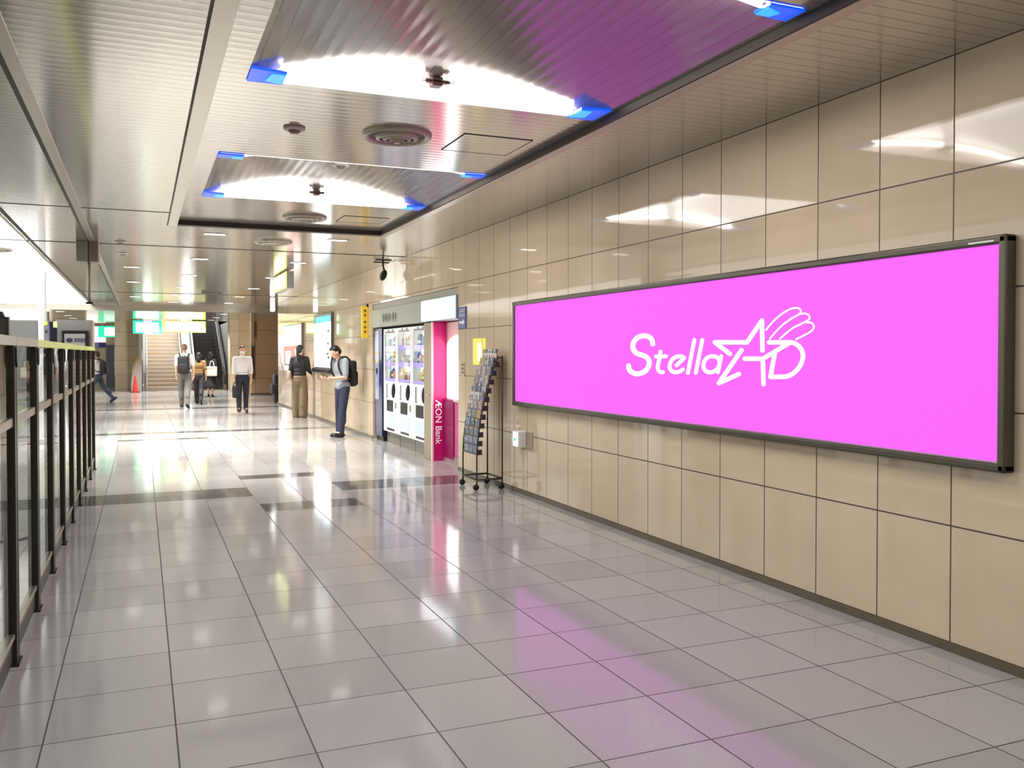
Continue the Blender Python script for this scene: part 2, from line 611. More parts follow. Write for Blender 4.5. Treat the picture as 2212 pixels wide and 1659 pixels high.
def light_cove(y0, y1, label):
    cx, hw = (FX0 + FX1) / 2, (FX1 - FX0) / 2
    r = thing('ceiling_light_cove', label, 'ceiling light', (cx, (y0 + y1) / 2, TZ), 0, 'vaulted light coves in the ceiling')
    S = local(r)
    n = 32
    ts = [-1 + 2 * k / n for k in range(n + 1)]
    v = MB()
    for a, c in zip(ts, ts[1:]):
        xa, xc = cx + hw * a, cx + hw * c
        za, zc = TZ + arch(a), TZ + arch(c)
        v.prism([(xa, za), (xc, zc), (xc, zc + 0.02), (xa, za + 0.02)], 1, y0, y1)
    bmesh.ops.remove_doubles(v.bm, verts=v.bm.verts, dist=1e-5)
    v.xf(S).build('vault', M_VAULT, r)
    for yy, s in ((y0 + 0.004, 1), (y1 - 0.004, -1)):
        outl = [(cx + hw * a * 0.985, TZ + arch(a) * 0.985) for a in ts]
        e = MB().prism(outl + [(cx + hw * 0.985, TZ - 0.002), (cx - hw * 0.985, TZ - 0.002)], 1, yy, yy + s * 0.01)
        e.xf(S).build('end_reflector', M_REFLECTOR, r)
        for side in (-1, 1):
            pts = [(cx + side * hw * t, yy + s * 0.07, TZ + arch(t) * 0.86 - 0.016) for t in [0.07 + 0.75 * k / 12 for k in range(13)]]
            MB().tube(pts, 0.021, 8).xf(S).build('lamp_tube', M_LAMP, r, True)
        h = MB().rbox((cx - 0.035, yy + s * 0.012, TZ + 0.07), (cx + 0.035, yy + s * 0.09, TZ + 0.125), 0.01)
        h.rbox((cx - 0.11, yy + s * 0.05, TZ + 0.085), (cx + 0.11, yy + s * 0.09, TZ + 0.105), 0.006)
        h.xf(S).build('lamp_holder', mat('lamp_holder_brown', srgb(96, 74, 68), 0.5), r)
        d = 0.25 if s < 0 else 0.14
        for side in (-1, 1):
            xa, xb = cx + side * hw * 0.995, cx + side * (hw - 0.20)
            c = MB().prism([(xa, yy), (xb, yy), (xb - side * (-0.0), yy + s * d * 0.85), (xa, yy + s * d)], 2, TZ - 0.012, TZ + 0.004)
            c.xf(S).build('corner_light', M_BLUE, r)
            g = MB().prism([(cx + side * (hw - 0.10), yy + s * 0.06), (cx + side * (hw - 0.195), yy + s * 0.02), (cx + side * (hw - 0.195), yy + s * d * 0.8), (cx + side * (hw - 0.12), yy + s * d * 0.8)], 2, TZ - 0.016, TZ - 0.011)
            g.xf(S).build('corner_glow', M_CYAN, r)
    la = bpy.data.lights.new('cove_glow', 'AREA')
    la.shape, la.size, la.size_y = 'RECTANGLE', 1.5, (y1 - y0) * 0.8
    la.energy, la.color = 52.0, (1.0, 0.97, 0.95)
    lo = bpy.data.objects.new('cove_glow', la)
    COL.objects.link(lo)
    lo.location = (cx, (y0 + y1) / 2, TZ + 0.05)
    return r


light_cove(*FIX[0], 'added unseen ceiling light cove behind the viewer, farthest back')  # unseen cove added for more ambient light
light_cove(*FIX[1], 'vaulted ceiling light cove directly above the viewer')
light_cove(*FIX[2], 'large vaulted light cove nearest the viewer, with two blue lit corners')
light_cove(*FIX[3], 'smaller looking vaulted light cove between the two big round ceiling vents')


# ---------------------------------------------------------------- ceiling fittings
def round_vent(x, y, z, label, rr=0.25, m2=None):
    r = thing('round_ceiling_vent', label, 'air vent', (x, y, z), 0, 'round air vents in the ceiling')
    mt = m2 or mat('vent_cream', srgb(176, 168, 148), 0.35, 0.3)
    MB().lathe([(rr, 0.0), (rr, -0.012), (rr * 0.93, -0.03), (rr * 0.84, -0.022), (rr * 0.80, 0.012), (rr * 0.80, 0.0)], (0, 0, 0), 48).build('outer_ring', mt, r, True)
    for k in range(3):
        q = rr * (0.62 - 0.2 * k)
        MB().lathe([(q, -0.002), (q * 0.98, -0.03 - 0.006 * k), (q * 0.82, -0.042 - 0.006 * k), (q * 0.80, -0.03), (q * 0.8, -0.002)], (0, 0, 0), 40).build('cone_ring', mt, r, True)
    MB().lathe([(0, -0.062), (rr * 0.09, -0.06), (rr * 0.11, -0.04), (rr * 0.11, 0), (0, 0)], (0, 0, 0), 24).build('centre_knob', mt, r, True)
    MB().lathe([(0, -0.001), (rr * 0.8, -0.001), (rr * 0.8, -0.006), (0, -0.006)], (0, 0, 0), 40).build('throat', mat('vent_shadow', srgb(104, 98, 82), 0.6), r)
    return r


round_vent(1.70, 6.20, TZ, 'big round ceiling vent between the two light coves')
round_vent(1.74, 10.33, TZ, 'round ceiling vent between the far cove and the tray end')
round_vent(1.66, 12.35, CZ, 'round ceiling vent just beyond the end of the ceiling tray')
round_vent(1.62, 23.2, CZ, 'farthest dark round ceiling vent, towards the escalator', m2=mat('vent_dark', srgb(90, 84, 74), 0.5))
round_vent(-1.95, 14.6, CZ - 0.011, 'round vent in the bright white ceiling over the gates', m2=mat('vent_pale', srgb(196, 190, 176), 0.5))


def smoke_detector(x, y, z, label):
    r = thing('smoke_detector', label, 'smoke detector', (x, y, z), 0, 'smoke detectors')
    MB().lathe([(0, 0), (0.075, 0), (0.075, -0.012), (0.055, -0.02), (0, -0.02)], (0, 0, 0), 32).build('base', mat('detector_cream', srgb(196, 190, 174), 0.4), r, True)
    MB().lathe([(0, -0.04), (0.03, -0.038), (0.045, -0.02), (0.045, -0.018), (0, -0.018)], (0, 0, 0), 24).build('sensor_head', mat('detector_brown', srgb(122, 112, 96), 0.5), r, True)
    return r


smoke_detector(0.99, 6.28, TZ, 'small round detector beside the big vent, on the ceiling tray')
smoke_detector(1.66, 7.95, TZ + 0.1295, 'small detector fixed inside the far light cove vault')
smoke_detector(-0.25, 13.1, CZ, 'tiny dark detector before the cross joint in the ceiling')
smoke_detector(-0.25, 14.6, CZ, 'tiny dark detector past the cross joint in the ceiling')


def hatch(x0, x1, y0, y1, z, label):
    r = thing('ceiling_access_hatch', label, 'access hatch', ((x0 + x1) / 2, (y0 + y1) / 2, z), 0, 'ceiling access hatches')
    S = local(r)
    MB().box((x0, y0, z - 0.003), (x1, y1, z)).xf(S).build('panel', M_CEIL, r)
    f = MB()
    for a, c in (((x0 - .008, y0 - .008), (x1 + .008, y0)), ((x0 - .008, y1), (x1 + .008, y1 + .008)), ((x0 - .008, y0), (x0, y1)), ((x1, y0), (x1 + .008, y1))):
        f.box((a[0], a[1], z - 0.004), (c[0], c[1], z))
    f.xf(S).build('seam', M_DARKTRIM, r)


hatch(2.14, 2.66, 5.98, 6.50, TZ, 'square access hatch right of the big round vent')
hatch(2.14, 2.66, 10.05, 10.5, TZ, 'square access hatch right of the far tray vent')


def lamp_beam(x, y, z, w=0.24, d=0.13):
    """Area light added under one recessed lamp to brighten the floor below."""
    la = bpy.data.lights.new('downlight_beam', 'AREA')
    la.shape, la.size, la.size_y = 'RECTANGLE', w, d
    la.energy, la.color, la.spread = ((75.0 if x > 2 else 110.0) if 13 < y < 20 else (42.0 if x > 2 else 60.0) if 11 < y < 20 else 70.0), (1.0, 0.97, 0.92), math.radians(100)
    lo = bpy.data.objects.new('downlight_beam', la)
    COL.objects.link(lo)
    lo.location = (x, y, z - 0.008)


def downlight(x, y, z, label, w=0.24, d=0.13):
    r = thing('recessed_downlight', label, 'downlight', (x, y, z), 0, 'recessed ceiling downlights')
    f = MB()
    f.box((-w / 2 - .02, -d / 2 - .02, -0.006), (w / 2 + .02, -d / 2, 0)).box((-w / 2 - .02, d / 2, -0.006), (w / 2 + .02, d / 2 + .02, 0))
    f.box((-w / 2 - .02, -d / 2, -0.006), (-w / 2, d / 2, 0)).box((w / 2, -d / 2, -0.006), (w / 2 + .02, d / 2, 0))
    f.build('trim_ring', M_TRIM, r)
    MB().box((-w / 2, -d / 2, -0.003), (w / 2, d / 2, 0)).build('lens', M_DOWN, r)
    lamp_beam(x, y, z, w, d)
    return r


ROWN = ['first', 'second', 'third', 'fourth', 'fifth', 'sixth', 'seventh']
yy = 11.85
d0 = None
for k in range(6):
    for x, sd in ((0.87, 'left'), (2.43, 'right')):
        lab = f'recessed rectangular downlight, {sd} one of the {ROWN[k]} pair past the ceiling tray'
        if d0 is None:
            d0 = downlight(x, yy, CZ, lab)
        else:
            dup(d0, (x, yy, CZ), lab)
            lamp_beam(x, yy, CZ)
    yy += 3.2
for k, y in enumerate((31.8, 35.0, 37.6)):  # downlights added here to brighten the far floor
    for x, sd in ((-2.4, 'over the left passage'), (0.5, 'in line with the stairs'), (2.6, 'in line with the escalator')):
        dup(d0, (x, y, 2.88), f'added fill downlight {sd}, {ROWN[k]} row of the lower far ceiling')
        lamp_beam(x, y, 2.88)
for k, y in enumerate((16.9, 20.4, 25.6)):
    dup(d0, (-0.15, y, CZ), f'recessed downlight left of the pairs, {ROWN[k]} past the ceiling box')
    lamp_beam(-0.15, y, CZ)

# shutter guide box hanging at the ceiling joint
r = thing('ceiling_shutter_box', 'grey box under the ceiling joint with a thin pole below', 'shutter box', (-0.66, 13.4, CZ))
S = local(r)
MB().rbox((-0.80, 13.2, 2.765), (-0.655, 13.6, CZ), 0.006).xf(S).build('box_half', mat('shutter_grey', srgb(128, 126, 112), 0.4), r)
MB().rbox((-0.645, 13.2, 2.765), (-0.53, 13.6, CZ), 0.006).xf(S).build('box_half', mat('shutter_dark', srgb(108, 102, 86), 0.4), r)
MB().tube([(-0.648, 13.3, 2.79), (-0.648, 13.3, 2.22)], 0.019, 10).xf(S).build('pole', mat('pole_grey', srgb(140, 134, 120), 0.4), r, True)
MB().rbox((-0.69, 13.25, 2.20), (-0.60, 13.35, 2.225), 0.004).xf(S).build('pole_foot', M_FENCE, r)

# security camera hanging from the ceiling by the wall
r = thing('security_camera', 'dark camera hanging from the ceiling above the vending machines', 'security camera', (3.62, 14.07, CZ))
MB().rbox((-0.13, -0.06, -0.012), (0.13, 0.06, 0), 0.004).rbox((-0.16, -0.012, -0.05), (0.10, 0.012, -0.03), 0.004).build('mount_plate', mat('camera_dark', srgb(60, 54, 44), 0.4), r)
MB().tube([(0, 0, 0), (0, 0, -0.10), (0.02, -0.01, -0.17)], 0.017, 10).build('stem', mat('camera_dark', srgb(60, 54, 44), 0.4), r, True)
MB().ell((0.0, -0.02, -0.25), (0.055, 0.075, 0.095), Matrix.Rotation(0.35, 3, 'Y')).build('camera_body', M_BLACK, r, True)
MB().cap((-0.03, -0.075, -0.29), 0.026, (-0.05, -0.10, -0.31), 0.022).build('lens', M_BLACK, r, True)

# ---------------------------------------------------------------- the lit billboard
WX = 3.82
BX = WX - 0.055
r = thing('billboard', 'long magenta advertising billboard with white star logo on the tiled wall', 'billboard', (WX, 6.0, 1.53))
S = local(r)
p00, p10 = on_wall(1113, 867, BX), on_wall(2157, 998, BX)
BY0, BY1 = p10.y, p00.y
BZ0, BZ1 = 1.005, 2.047
m_mag = mat('magenta_lit_panel', (0.02, 0.02, 0.02, 1), 0.6, spec=0.1, emit=1.0, ecol=srgb(255, 102, 255))
m_logo = mat('white_lit_logo', (0.02, 0.02, 0.02, 1), 0.6, spec=0.1, emit=1.0, ecol=(1, 1, 1, 1))
MB().box((BX, BY0, BZ0), (WX - 0.002, BY1, BZ1)).xf(S).build('display_panel', m_mag, r)
m_bf = mat('dark_grey_frame', srgb(92, 88, 76), 0.3, 0.6)
fw, fo = 0.045, 0.02
f = MB()
f.rbox((BX - fo, BY0 - fw, BZ1), (WX, BY1 + fw, BZ1 + fw), 0.012, 3)
f.rbox((BX - fo, BY0 - fw, BZ0 - fw), (WX, BY1 + fw, BZ0), 0.012, 3)
f.rbox((BX - fo, BY0 - fw, BZ0 - fw), (WX, BY0, BZ1 + fw), 0.012, 3)
f.rbox((BX - fo, BY1, BZ0 - fw), (WX, BY1 + fw, BZ1 + fw), 0.012, 3)
f.xf(S).build('frame', m_bf, r, False)
MB().box((BX - fo - 0.002, BY0 + 0.02, BZ1 + 0.014), (BX - fo, BY0 + 0.16, BZ1 + 0.022)).xf(S).build('badge', M_WHITE, r)
MB().box((BX - 0.004, BY0, BZ0), (BX + 0.002, BY1, BZ0 + 0.005)).xf(S).build('lower_edge_strip', M_STEEL, r)


def crom(pts, n=10):
    out = []
    P = [pts[0]] + list(pts) + [pts[-1]]
    for i in range(1, len(P) - 2):
        p0, p1, p2, p3 = P[i - 1:i + 3]
        for k in range(n):
            t = k / n
            out.append(tuple(0.5 * (2 * p1[j] + (p2[j] - p0[j]) * t + (2 * p0[j] - 5 * p1[j] + 4 * p2[j] - p3[j]) * t * t + (3 * p1[j] - p0[j] - 3 * p2[j] + p3[j]) * t ** 3) for j in (0, 1)))
    out.append(tuple(pts[-1]))
    return out


K = 480.0 / 2212.0


def stroke(mb, pts, w, curve=True, lift=0.003, caps=True):
    """One painted stroke of the logo, laid on the billboard's face."""
    pts = crom(pts) if curve else list(pts)

    def P(x, y):
        p = on_wall(1320 + x * K, 640 + y * K, BX)
        return mb.bm.verts.new((BX - lift, p.y, p.z))
    h = w / 2
    for (x0, y0), (x1, y1) in zip(pts, pts[1:]):
        L = math.hypot(x1 - x0, y1 - y0)
        if L < 1e-6:
            continue
        nx, ny = -(y1 - y0) / L * h, (x1 - x0) / L * h
        mb.bm.faces.new([P(x0 + nx, y0 + ny), P(x1 + nx, y1 + ny), P(x1 - nx, y1 - ny), P(x0 - nx, y0 - ny)])
    rng = range(len(pts)) if caps else range(1, len(pts) - 1)
    for i in rng:
        x, y = pts[i]
        mb.bm.faces.new([P(x + h * math.cos(a * 2 * PI / 20), y + h * math.sin(a * 2 * PI / 20)) for a in range(20)])


w = MB()
stroke(w, [(418, 474), (410, 435), (380, 405), (335, 394), (285, 402), (245, 432), (222, 475), (224, 525), (255, 565), (310, 585), (355, 605), (382, 645), (378, 692), (350, 737), (305, 765), (258, 772), (212, 757), (184, 727), (177, 692)], 51)
stroke(w, [(495, 552), (480, 640), (467, 705), (477, 740), (496, 754), (519, 756)], 41)
stroke(w, [(449, 599), (550, 598)], 40, False)
stroke(w, [(655, 688), (731, 614)], 40, False)
stroke(w, [(731, 614), (708, 600), (678, 597), (640, 608), (606, 640), (586, 688), (594, 728), (622, 752), (655, 756), (690, 746), (717, 729)], 41)
stroke(w, [(833, 435), (768, 762)], 40, False)
stroke(w, [(911, 435), (847, 762)], 40, False)
stroke(w, [(1015, 596), (1052, 604), (1080, 636), (1082, 678), (1060, 722), (1022, 751), (982, 756), (944, 742), (924, 706), (927, 662), (950, 622), (985, 600), (1015, 596)], 41)
stroke(w, [(1100, 596), (1068, 756)], 40, False)
w.xf(S).build('logo_word', m_logo, r)
w = MB()
stroke(w, [(1187, 574), (1037, 458), (1357, 459), (1505, 242), (1511, 540)], 46, False)
stroke(w, [(1302, 536), (1077, 864), (1276, 774)], 46, False)
stroke(w, [(1334, 622), (1515, 622), (1783, 461)], 46, False)
stroke(w, [(1514, 622), (1521, 874)], 46, False)
w.xf(S).build('logo_star', m_logo, r)
w = MB()
stroke(w, [(1577, 459), (1783, 459)], 46, False)
stroke(w, [(1783, 459), (1835, 470), (1880, 505), (1907, 550), (1914, 605), (1896, 670), (1860, 727), (1810, 772), (1760, 795), (1712, 802)], 47)
stroke(w, [(1712, 802), (1590, 802), (1637, 550)], 46, False)
w.xf(S).build('logo_letter', m_logo, r)
w = MB()
stroke(w, [(1546, 334), (1620, 248), (1700, 178), (1780, 131), (1845, 115), (1880, 126), (1893, 150), (1876, 178), (1790, 228), (1690, 305), (1584, 422)], 19, caps=True)
stroke(w, [(1885, 176), (1930, 171), (1962, 182), (1981, 208), (1962, 240), (1890, 278), (1800, 325), (1684, 422)], 19)
stroke(w, [(1950, 260), (1990, 262), (2018, 285), (2020, 318), (1990, 352), (1930, 386), (1845, 428)], 19)
w.xf(S).build('logo_trail', m_logo, r)
# ---------------------------------------------------------------- vending bay in the right-hand wall
M_VWIN = mat('lit_display_back', (1, 1, 1, 1), 0.5, emit=0.6, ecol=(0.95, 0.97, 1.0, 1))
M_VBODY = mat('vending_white', srgb(238, 240, 240), 0.3)
M_PURPLE = mat('violet_price_strip', srgb(170, 150, 250), 0.4, emit=0.8, ecol=srgb(165, 140, 255))
M_PALEB = mat('pale_blue_panel', srgb(196, 214, 232), 0.3)
M_FLAP = mat('grey_flap', srgb(58, 58, 58), 0.6, spec=0.2)
VY = [12.43, 13.295, 14.16]
VW = 0.86
VX = 3.87


def vending_machine(y0, label):
    """Front faces -x; the machine stands on its grey plinth."""
    r = thing('vending_machine', label, 'vending machine', (VX, y0, 0.0), 0, 'vending machines in the wall bay')
    W = VW
    MB().box((0.06, 0.01, 0.0), (0.72, W - 0.01, 0.20)).build('plinth', mat('plinth_grey', srgb(112, 108, 100), 0.4, noise=0.15), r)
    c = MB()
    c.box((0.14, 0.0, 0.20), (0.74, W, 1.95))                   # cabinet behind
    c.rbox((0.0, 0.0, 0.20), (0.14, W, 1.06), 0.008)
    c.rbox((0.0, 0.0, 1.86), (0.14, W, 1.95), 0.008)
    c.rbox((0.0, 0.0, 1.05), (0.14, 0.09, 1.87), 0.008)
    c.rbox((0.0, W - 0.07, 1.05), (0.14, W, 1.87), 0.008)
    c.build('cabinet', M_VBODY, r)
    MB().box((0.132, 0.09, 1.06), (0.139, W - 0.07, 1.86)).build('display_back', M_VWIN, r)
    for z in (1.10, 1.375, 1.645):
        s = MB().box((0.02, 0.09, z - 0.03), (0.132, W - 0.07, z)).build('shelf', M_WHITE, r)
        MB().box((0.012, 0.09, z - 0.055), (0.02, W - 0.07, z + 0.012)).build('price_strip', M_PURPLE, s)
    MB().box((0.004, 0.09, 1.06), (0.008, W - 0.07, 1.86)).build('front_glass', M_GLASS, r)
    t = MB()
    for k in range(7):
        t.box((-0.004, 0.14 + 0.09 * k, 1.875), (0.001, 0.19 + 0.09 * k, 1.905 + 0.03 * (k % 3 == 1)))
    t.build('header_label', mat('header_dark', srgb(120, 112, 104), 0.5), r)
    MB().ell((-0.002, 0.20, 0.91), (0.02, 0.10, 0.13), Matrix.Rotation(0.4, 3, 'X')).build('payment_pad', mat('pad_black', srgb(16, 16, 16), 0.7, spec=0.2), r, True)
    MB().rbox((-0.004, 0.60, 0.78), (0.002, 0.66, 1.02), 0.002).rbox((-0.004, 0.56, 0.775), (0.002, 0.68, 0.79), 0.002).build('coin_slot_strip', mat('coin_strip', srgb(110, 106, 128), 0.4), r)
    MB().rbox((-0.006, 0.32, 0.84), (0.002, 0.54, 1.0), 0.003).build('button_panel', mat('button_panel_white', srgb(222, 222, 232), 0.3), r)
    MB().rbox((-0.010, 0.24, 0.555), (0.002, 0.62, 0.745), 0.006).build('delivery_flap', M_FLAP, r)
    MB().box((-0.013, 0.52, 0.68), (-0.009, 0.60, 0.735)).build('flap_lock', M_BLACK, r)
    MB().rbox((-0.005, 0.12, 0.30), (0.002, 0.70, 0.51), 0.003).build('lower_panel', M_PALEB, r)
    MB().box((-0.006, 0.16, 0.235), (0.002, 0.62, 0.27)).build('grille_slot', M_BLACK, r)
    MB().tube([(-0.01, 0.06, 0.62), (-0.01, 0.06, 0.72)], 0.010, 8).build('door_lock', mat('lock_tan', srgb(180, 150, 130), 0.4), r)
    return r


VN = ['nearest the magenta bank booth', 'in the middle of the three', 'farthest, beside the navy cabinet']
vms = [vending_machine(VY[0], f'white lit vending machine {VN[0]}')]
for k in (1, 2):
    vms.append(dup(vms[0], (VX, VY[k], 0), f'white lit vending machine {VN[k]}'))

DRINKC = [srgb(214, 60, 70), srgb(232, 150, 60), srgb(70, 170, 230), srgb(240, 220, 90), srgb(60, 90, 190), srgb(120, 180, 90), srgb(230, 230, 230), srgb(200, 110, 150), srgb(110, 80, 70)]
protos = {}


def bottle_proto(kind, ci, loc, label):
    r = thing('drink_bottle' if kind else 'drink_can', label, 'drink', loc, 0, 'drinks on the vending machine shelves')
    mt = mat(f'drink_colour_{ci}', DRINKC[ci], 0.35)
    if kind:
        MB().lathe([(0, 0), (0.036, 0), (0.038, 0.01), (0.038, 0.12), (0.028, 0.15), (0.013, 0.17), (0.013, 0.185), (0, 0.185)], (0, 0, 0), 14).build('bottle_body', mt, r, True)
        MB().lathe([(0, 0.183), (0.014, 0.183), (0.014, 0.2), (0, 0.2)], (0, 0, 0), 12).build('cap', M_WHITE, r)
        MB().lathe([(0.0385, 0.04), (0.039, 0.045), (0.039, 0.08), (0.0385, 0.085)], (0, 0, 0), 14).build('wrapper', M_WHITE, r, True)
    else:
        MB().lathe([(0, 0), (0.032, 0), (0.038, 0.01), (0.038, 0.12), (0.032, 0.13), (0, 0.13)], (0, 0, 0), 14).build('can_body', mt, r, True)
        MB().lathe([(0, 0.129), (0.031, 0.129), (0.031, 0.133), (0, 0.133)], (0, 0, 0), 14).build('can_top', M_STEEL, r)
    return r


SHN = ['bottom', 'middle', 'top']
CN = ['red', 'orange', 'light blue', 'yellow', 'dark blue', 'green', 'white', 'pink', 'brown']
MN = ['the vending machine nearest the bank booth', 'the middle vending machine', 'the farthest vending machine']
for mi in range(3):
    for si, z in enumerate((1.10, 1.375, 1.645)):
        used = {}
        for k in range(6):
            kind, ci = random.random() < 0.5, random.randrange(9)
            loc = (VX + 0.075, VY[mi] + 0.15 + 0.105 * k, z + 0.001)
            nm = 'bottle' if kind else 'can'
            lab = f'{CN[ci]} drink {nm} on the {SHN[si]} shelf of {MN[mi]}'
            n = used.get((kind, ci), 0)
            while n:
                ci = (ci + 1) % 9
                lab = f'{CN[ci]} drink {nm} on the {SHN[si]} shelf of {MN[mi]}'
                n = used.get((kind, ci), 0)
            used[(kind, ci)] = 1
            if (kind, ci) in protos:
                dup(protos[(kind, ci)], loc, lab)
            else:
                protos[(kind, ci)] = bottle_proto(kind, ci, loc, lab)

# navy cabinet at the far end of the bay
r = thing('navy_cabinet', 'tall narrow navy blue cabinet left of the vending machines', 'cabinet', (3.85, 15.06, 0))
MB().rbox((0, 0, 0.08), (0.7, 0.50, 1.97), 0.006).build('body', M_NAVY, r)
MB().box((0.03, 0.02, 0), (0.68, 0.48, 0.08)).build('plinth', M_BLACK, r)
MB().rbox((-0.006, 0.20, 0.72), (0.002, 0.47, 1.93), 0.004).build('lit_front_panel', mat('navy_lit_panel', srgb(140, 146, 182), 0.2, emit=0.12, ecol=srgb(160, 170, 220)), r)
for z0, z1 in ((1.02, 1.12), (0.72, 0.90)):
    MB().rbox((-0.010, 0.26, z0), (0.0, 0.40, z1), 0.003).build('notice', M_GREY, r)
for z in (1.36, 1.5):
    MB().rbox((-0.010, 0.26, z), (0.0, 0.38, z + 0.06), 0.003).build('sticker', mat('sticker_yellow', srgb(220, 196, 70), 0.4), r)
MB().ell((-0.004, 0.33, 1.22), (0.012, 0.07, 0.06)).build('handset', M_BLACK, r, True)

# bay pillar, fascia and lit header sign
r = thing('bay_post', 'olive grey post between the vending machines and the magenta booth', 'post', (3.80, 12.07, 0))
MB().rbox((0, 0, 0), (0.8, 0.345, 1.97), 0.008).build('post_body', mat('post_olive', srgb(142, 132, 104), 0.4), r)
MB().rbox((-0.008, 0.06, 0.92), (0.002, 0.14, 0.955), 0.004).tube([(0.0, 0.10, 0.94), (-0.05, 0.10, 0.94), (-0.05, 0.04, 0.94)], 0.008, 8).build('handle', M_STEEL, r)

r = thing('bay_fascia', 'grey fascia board running above the vending machines', 'fascia', (3.80, 15.6, 1.98))
S = local(r)
MB().rbox((3.80, 15.0, 1.985), (4.3, 15.6, 2.30), 0.006).xf(S).build('end_panel', mat('fascia_dark', srgb(160, 158, 140), 0.35, 0.2), r)
MB().rbox((3.785, 12.52, 1.985), (4.3, 14.97, 2.30), 0.006).xf(S).build('front_panel', M_OLIVE, r)
t = MB()
for k, (dy, h) in enumerate(((14.72, 0.14), (14.58, 0.10), (14.45, 0.15), (14.30, 0.09), (14.10, 0.13), (13.95, 0.08))):
    t.box((3.780, dy - 0.09, 2.12 - h / 3), (3.786, dy, 2.12 + h / 2))
    t.box((3.780, dy - 0.05, 2.05), (3.786, dy - 0.02, 2.20))
t.xf(S).build('lettering', mat('fascia_print', srgb(128, 138, 120), 0.5), r)
MB().box((3.83, 10.97, 2.305), (4.3, 15.6, 2.395)).xf(S).build('top_rail', mat('fascia_top', srgb(150, 148, 132), 0.35, 0.3), r)
r = thing('lit_header_sign', 'bright white lit sign box with cyan edges above the magenta booth', 'sign', (3.79, 11.7, 1.98))
S = local(r)
MB().rbox((3.79, 10.96, 1.985), (4.2, 12.50, 2.30), 0.006).xf(S).build('sign_box', M_GREY, r)
MB().box((3.784, 10.97, 1.995), (3.792, 12.49, 2.29)).xf(S).build('cyan_face', mat('cyan_face', srgb(150, 235, 250), 0.4, emit=1.4, ecol=(0.42, 0.95, 1.0, 1)), r)
MB().prism([(11.10, 2.01), (12.48, 2.01), (12.48, 2.285), (11.75, 2.285), (11.62, 2.265), (11.10, 2.27)], 0, 3.780, 3.785).xf(S).build('white_face', mat('white_face', (1, 1, 1, 1), 0.4, emit=3.0, ecol=(0.96, 0.98, 1, 1)), r)

# magenta bank booth
M_MAG1 = mat('magenta_gloss', srgb(214, 18, 120), 0.3)
M_MAG2 = mat('magenta_pink', srgb(196, 84, 140), 0.35)
r = thing('bank_booth', 'magenta bank machine booth with bright white screen set into the wall', 'bank machine', (3.97, 11.5, 0))
S = local(r)
MB().rbox((3.99, 10.97, 0.10), (4.6, 12.03, 0.86), 0.01).xf(S).build('lower_cabinet', M_MAG2, r)
MB().box((3.97, 11.60, 0.06), (4.0, 12.03, 0.88)).xf(S).build('side_strip', mat('magenta_deep', srgb(130, 10, 78), 0.35), r)
MB().box((3.98, 10.97, 0.0), (4.6, 12.03, 0.10)).xf(S).build('plinth', mat('booth_plinth', srgb(150, 130, 132), 0.4), r)
MB().box((4.02, 10.97, 0.88), (4.6, 12.03, 1.97)).xf(S).build('upper_cabinet', mat('booth_pink', srgb(246, 206, 206), 0.35), r)
ap = [(11.02, 0.90), (11.98, 0.90), (11.98, 1.62)] + [(11.5 + 0.48 * math.cos(a), 1.62 + 0.16 * math.sin(a)) for a in [PI * k / 14 for k in range(1, 14)]] + [(11.02, 1.62)]
MB().prism(ap, 0, 4.006, 4.021).xf(S).build('lit_screen', mat('booth_lit_screen', (1, 1, 1, 1), 0.4, emit=3.0, ecol=(1.0, 0.97, 0.98, 1)), r)
MB().rbox((3.955, 11.02, 0.86), (4.02, 11.55, 0.90), 0.006).xf(S).build('keypad_ledge', mat('keypad_grey', srgb(196, 192, 188), 0.3), r)
MB().rbox((3.985, 11.12, 0.62), (3.995, 11.22, 0.80), 0.003).xf(S).build('card_notice', M_GREY, r)
MB().box((3.82, 12.03, 0.0), (4.6, 12.068, 1.975)).xf(S).build('side_panel', M_MAG1, r)
MB().box((3.800, 12.02, 0.0), (3.822, 12.068, 1.975)).xf(S).build('side_panel_edge', mat('booth_edge_pink', srgb(250, 190, 205), 0.3), r)
t = text_mesh('ÆON Bank', 0.145, 0.0025)
t.xf(FACE_CAM @ Matrix.Rotation(-PI / 2, 4, 'Z'))
lo = min(v.co.z for v in t.bm.verts)
hi = max(v.co.z for v in t.bm.verts)
sc = 0.64 / (hi - lo)
t.xf(Matrix.Translation((3.893, 12.027, 0.555)) @ Matrix.Diagonal((sc * 1.0, 1, sc, 1)))
t.xf(S).build('lettering', mat('booth_white_text', srgb(255, 250, 252), 0.4, emit=0.12, ecol=(1, 1, 1, 1)), r)
MB().box((3.83, 10.951, 0.9), (4.3, 10.968, 1.97)).xf(S).build('near_panel', mat('booth_near_panel', srgb(240, 160, 180), 0.4), r)

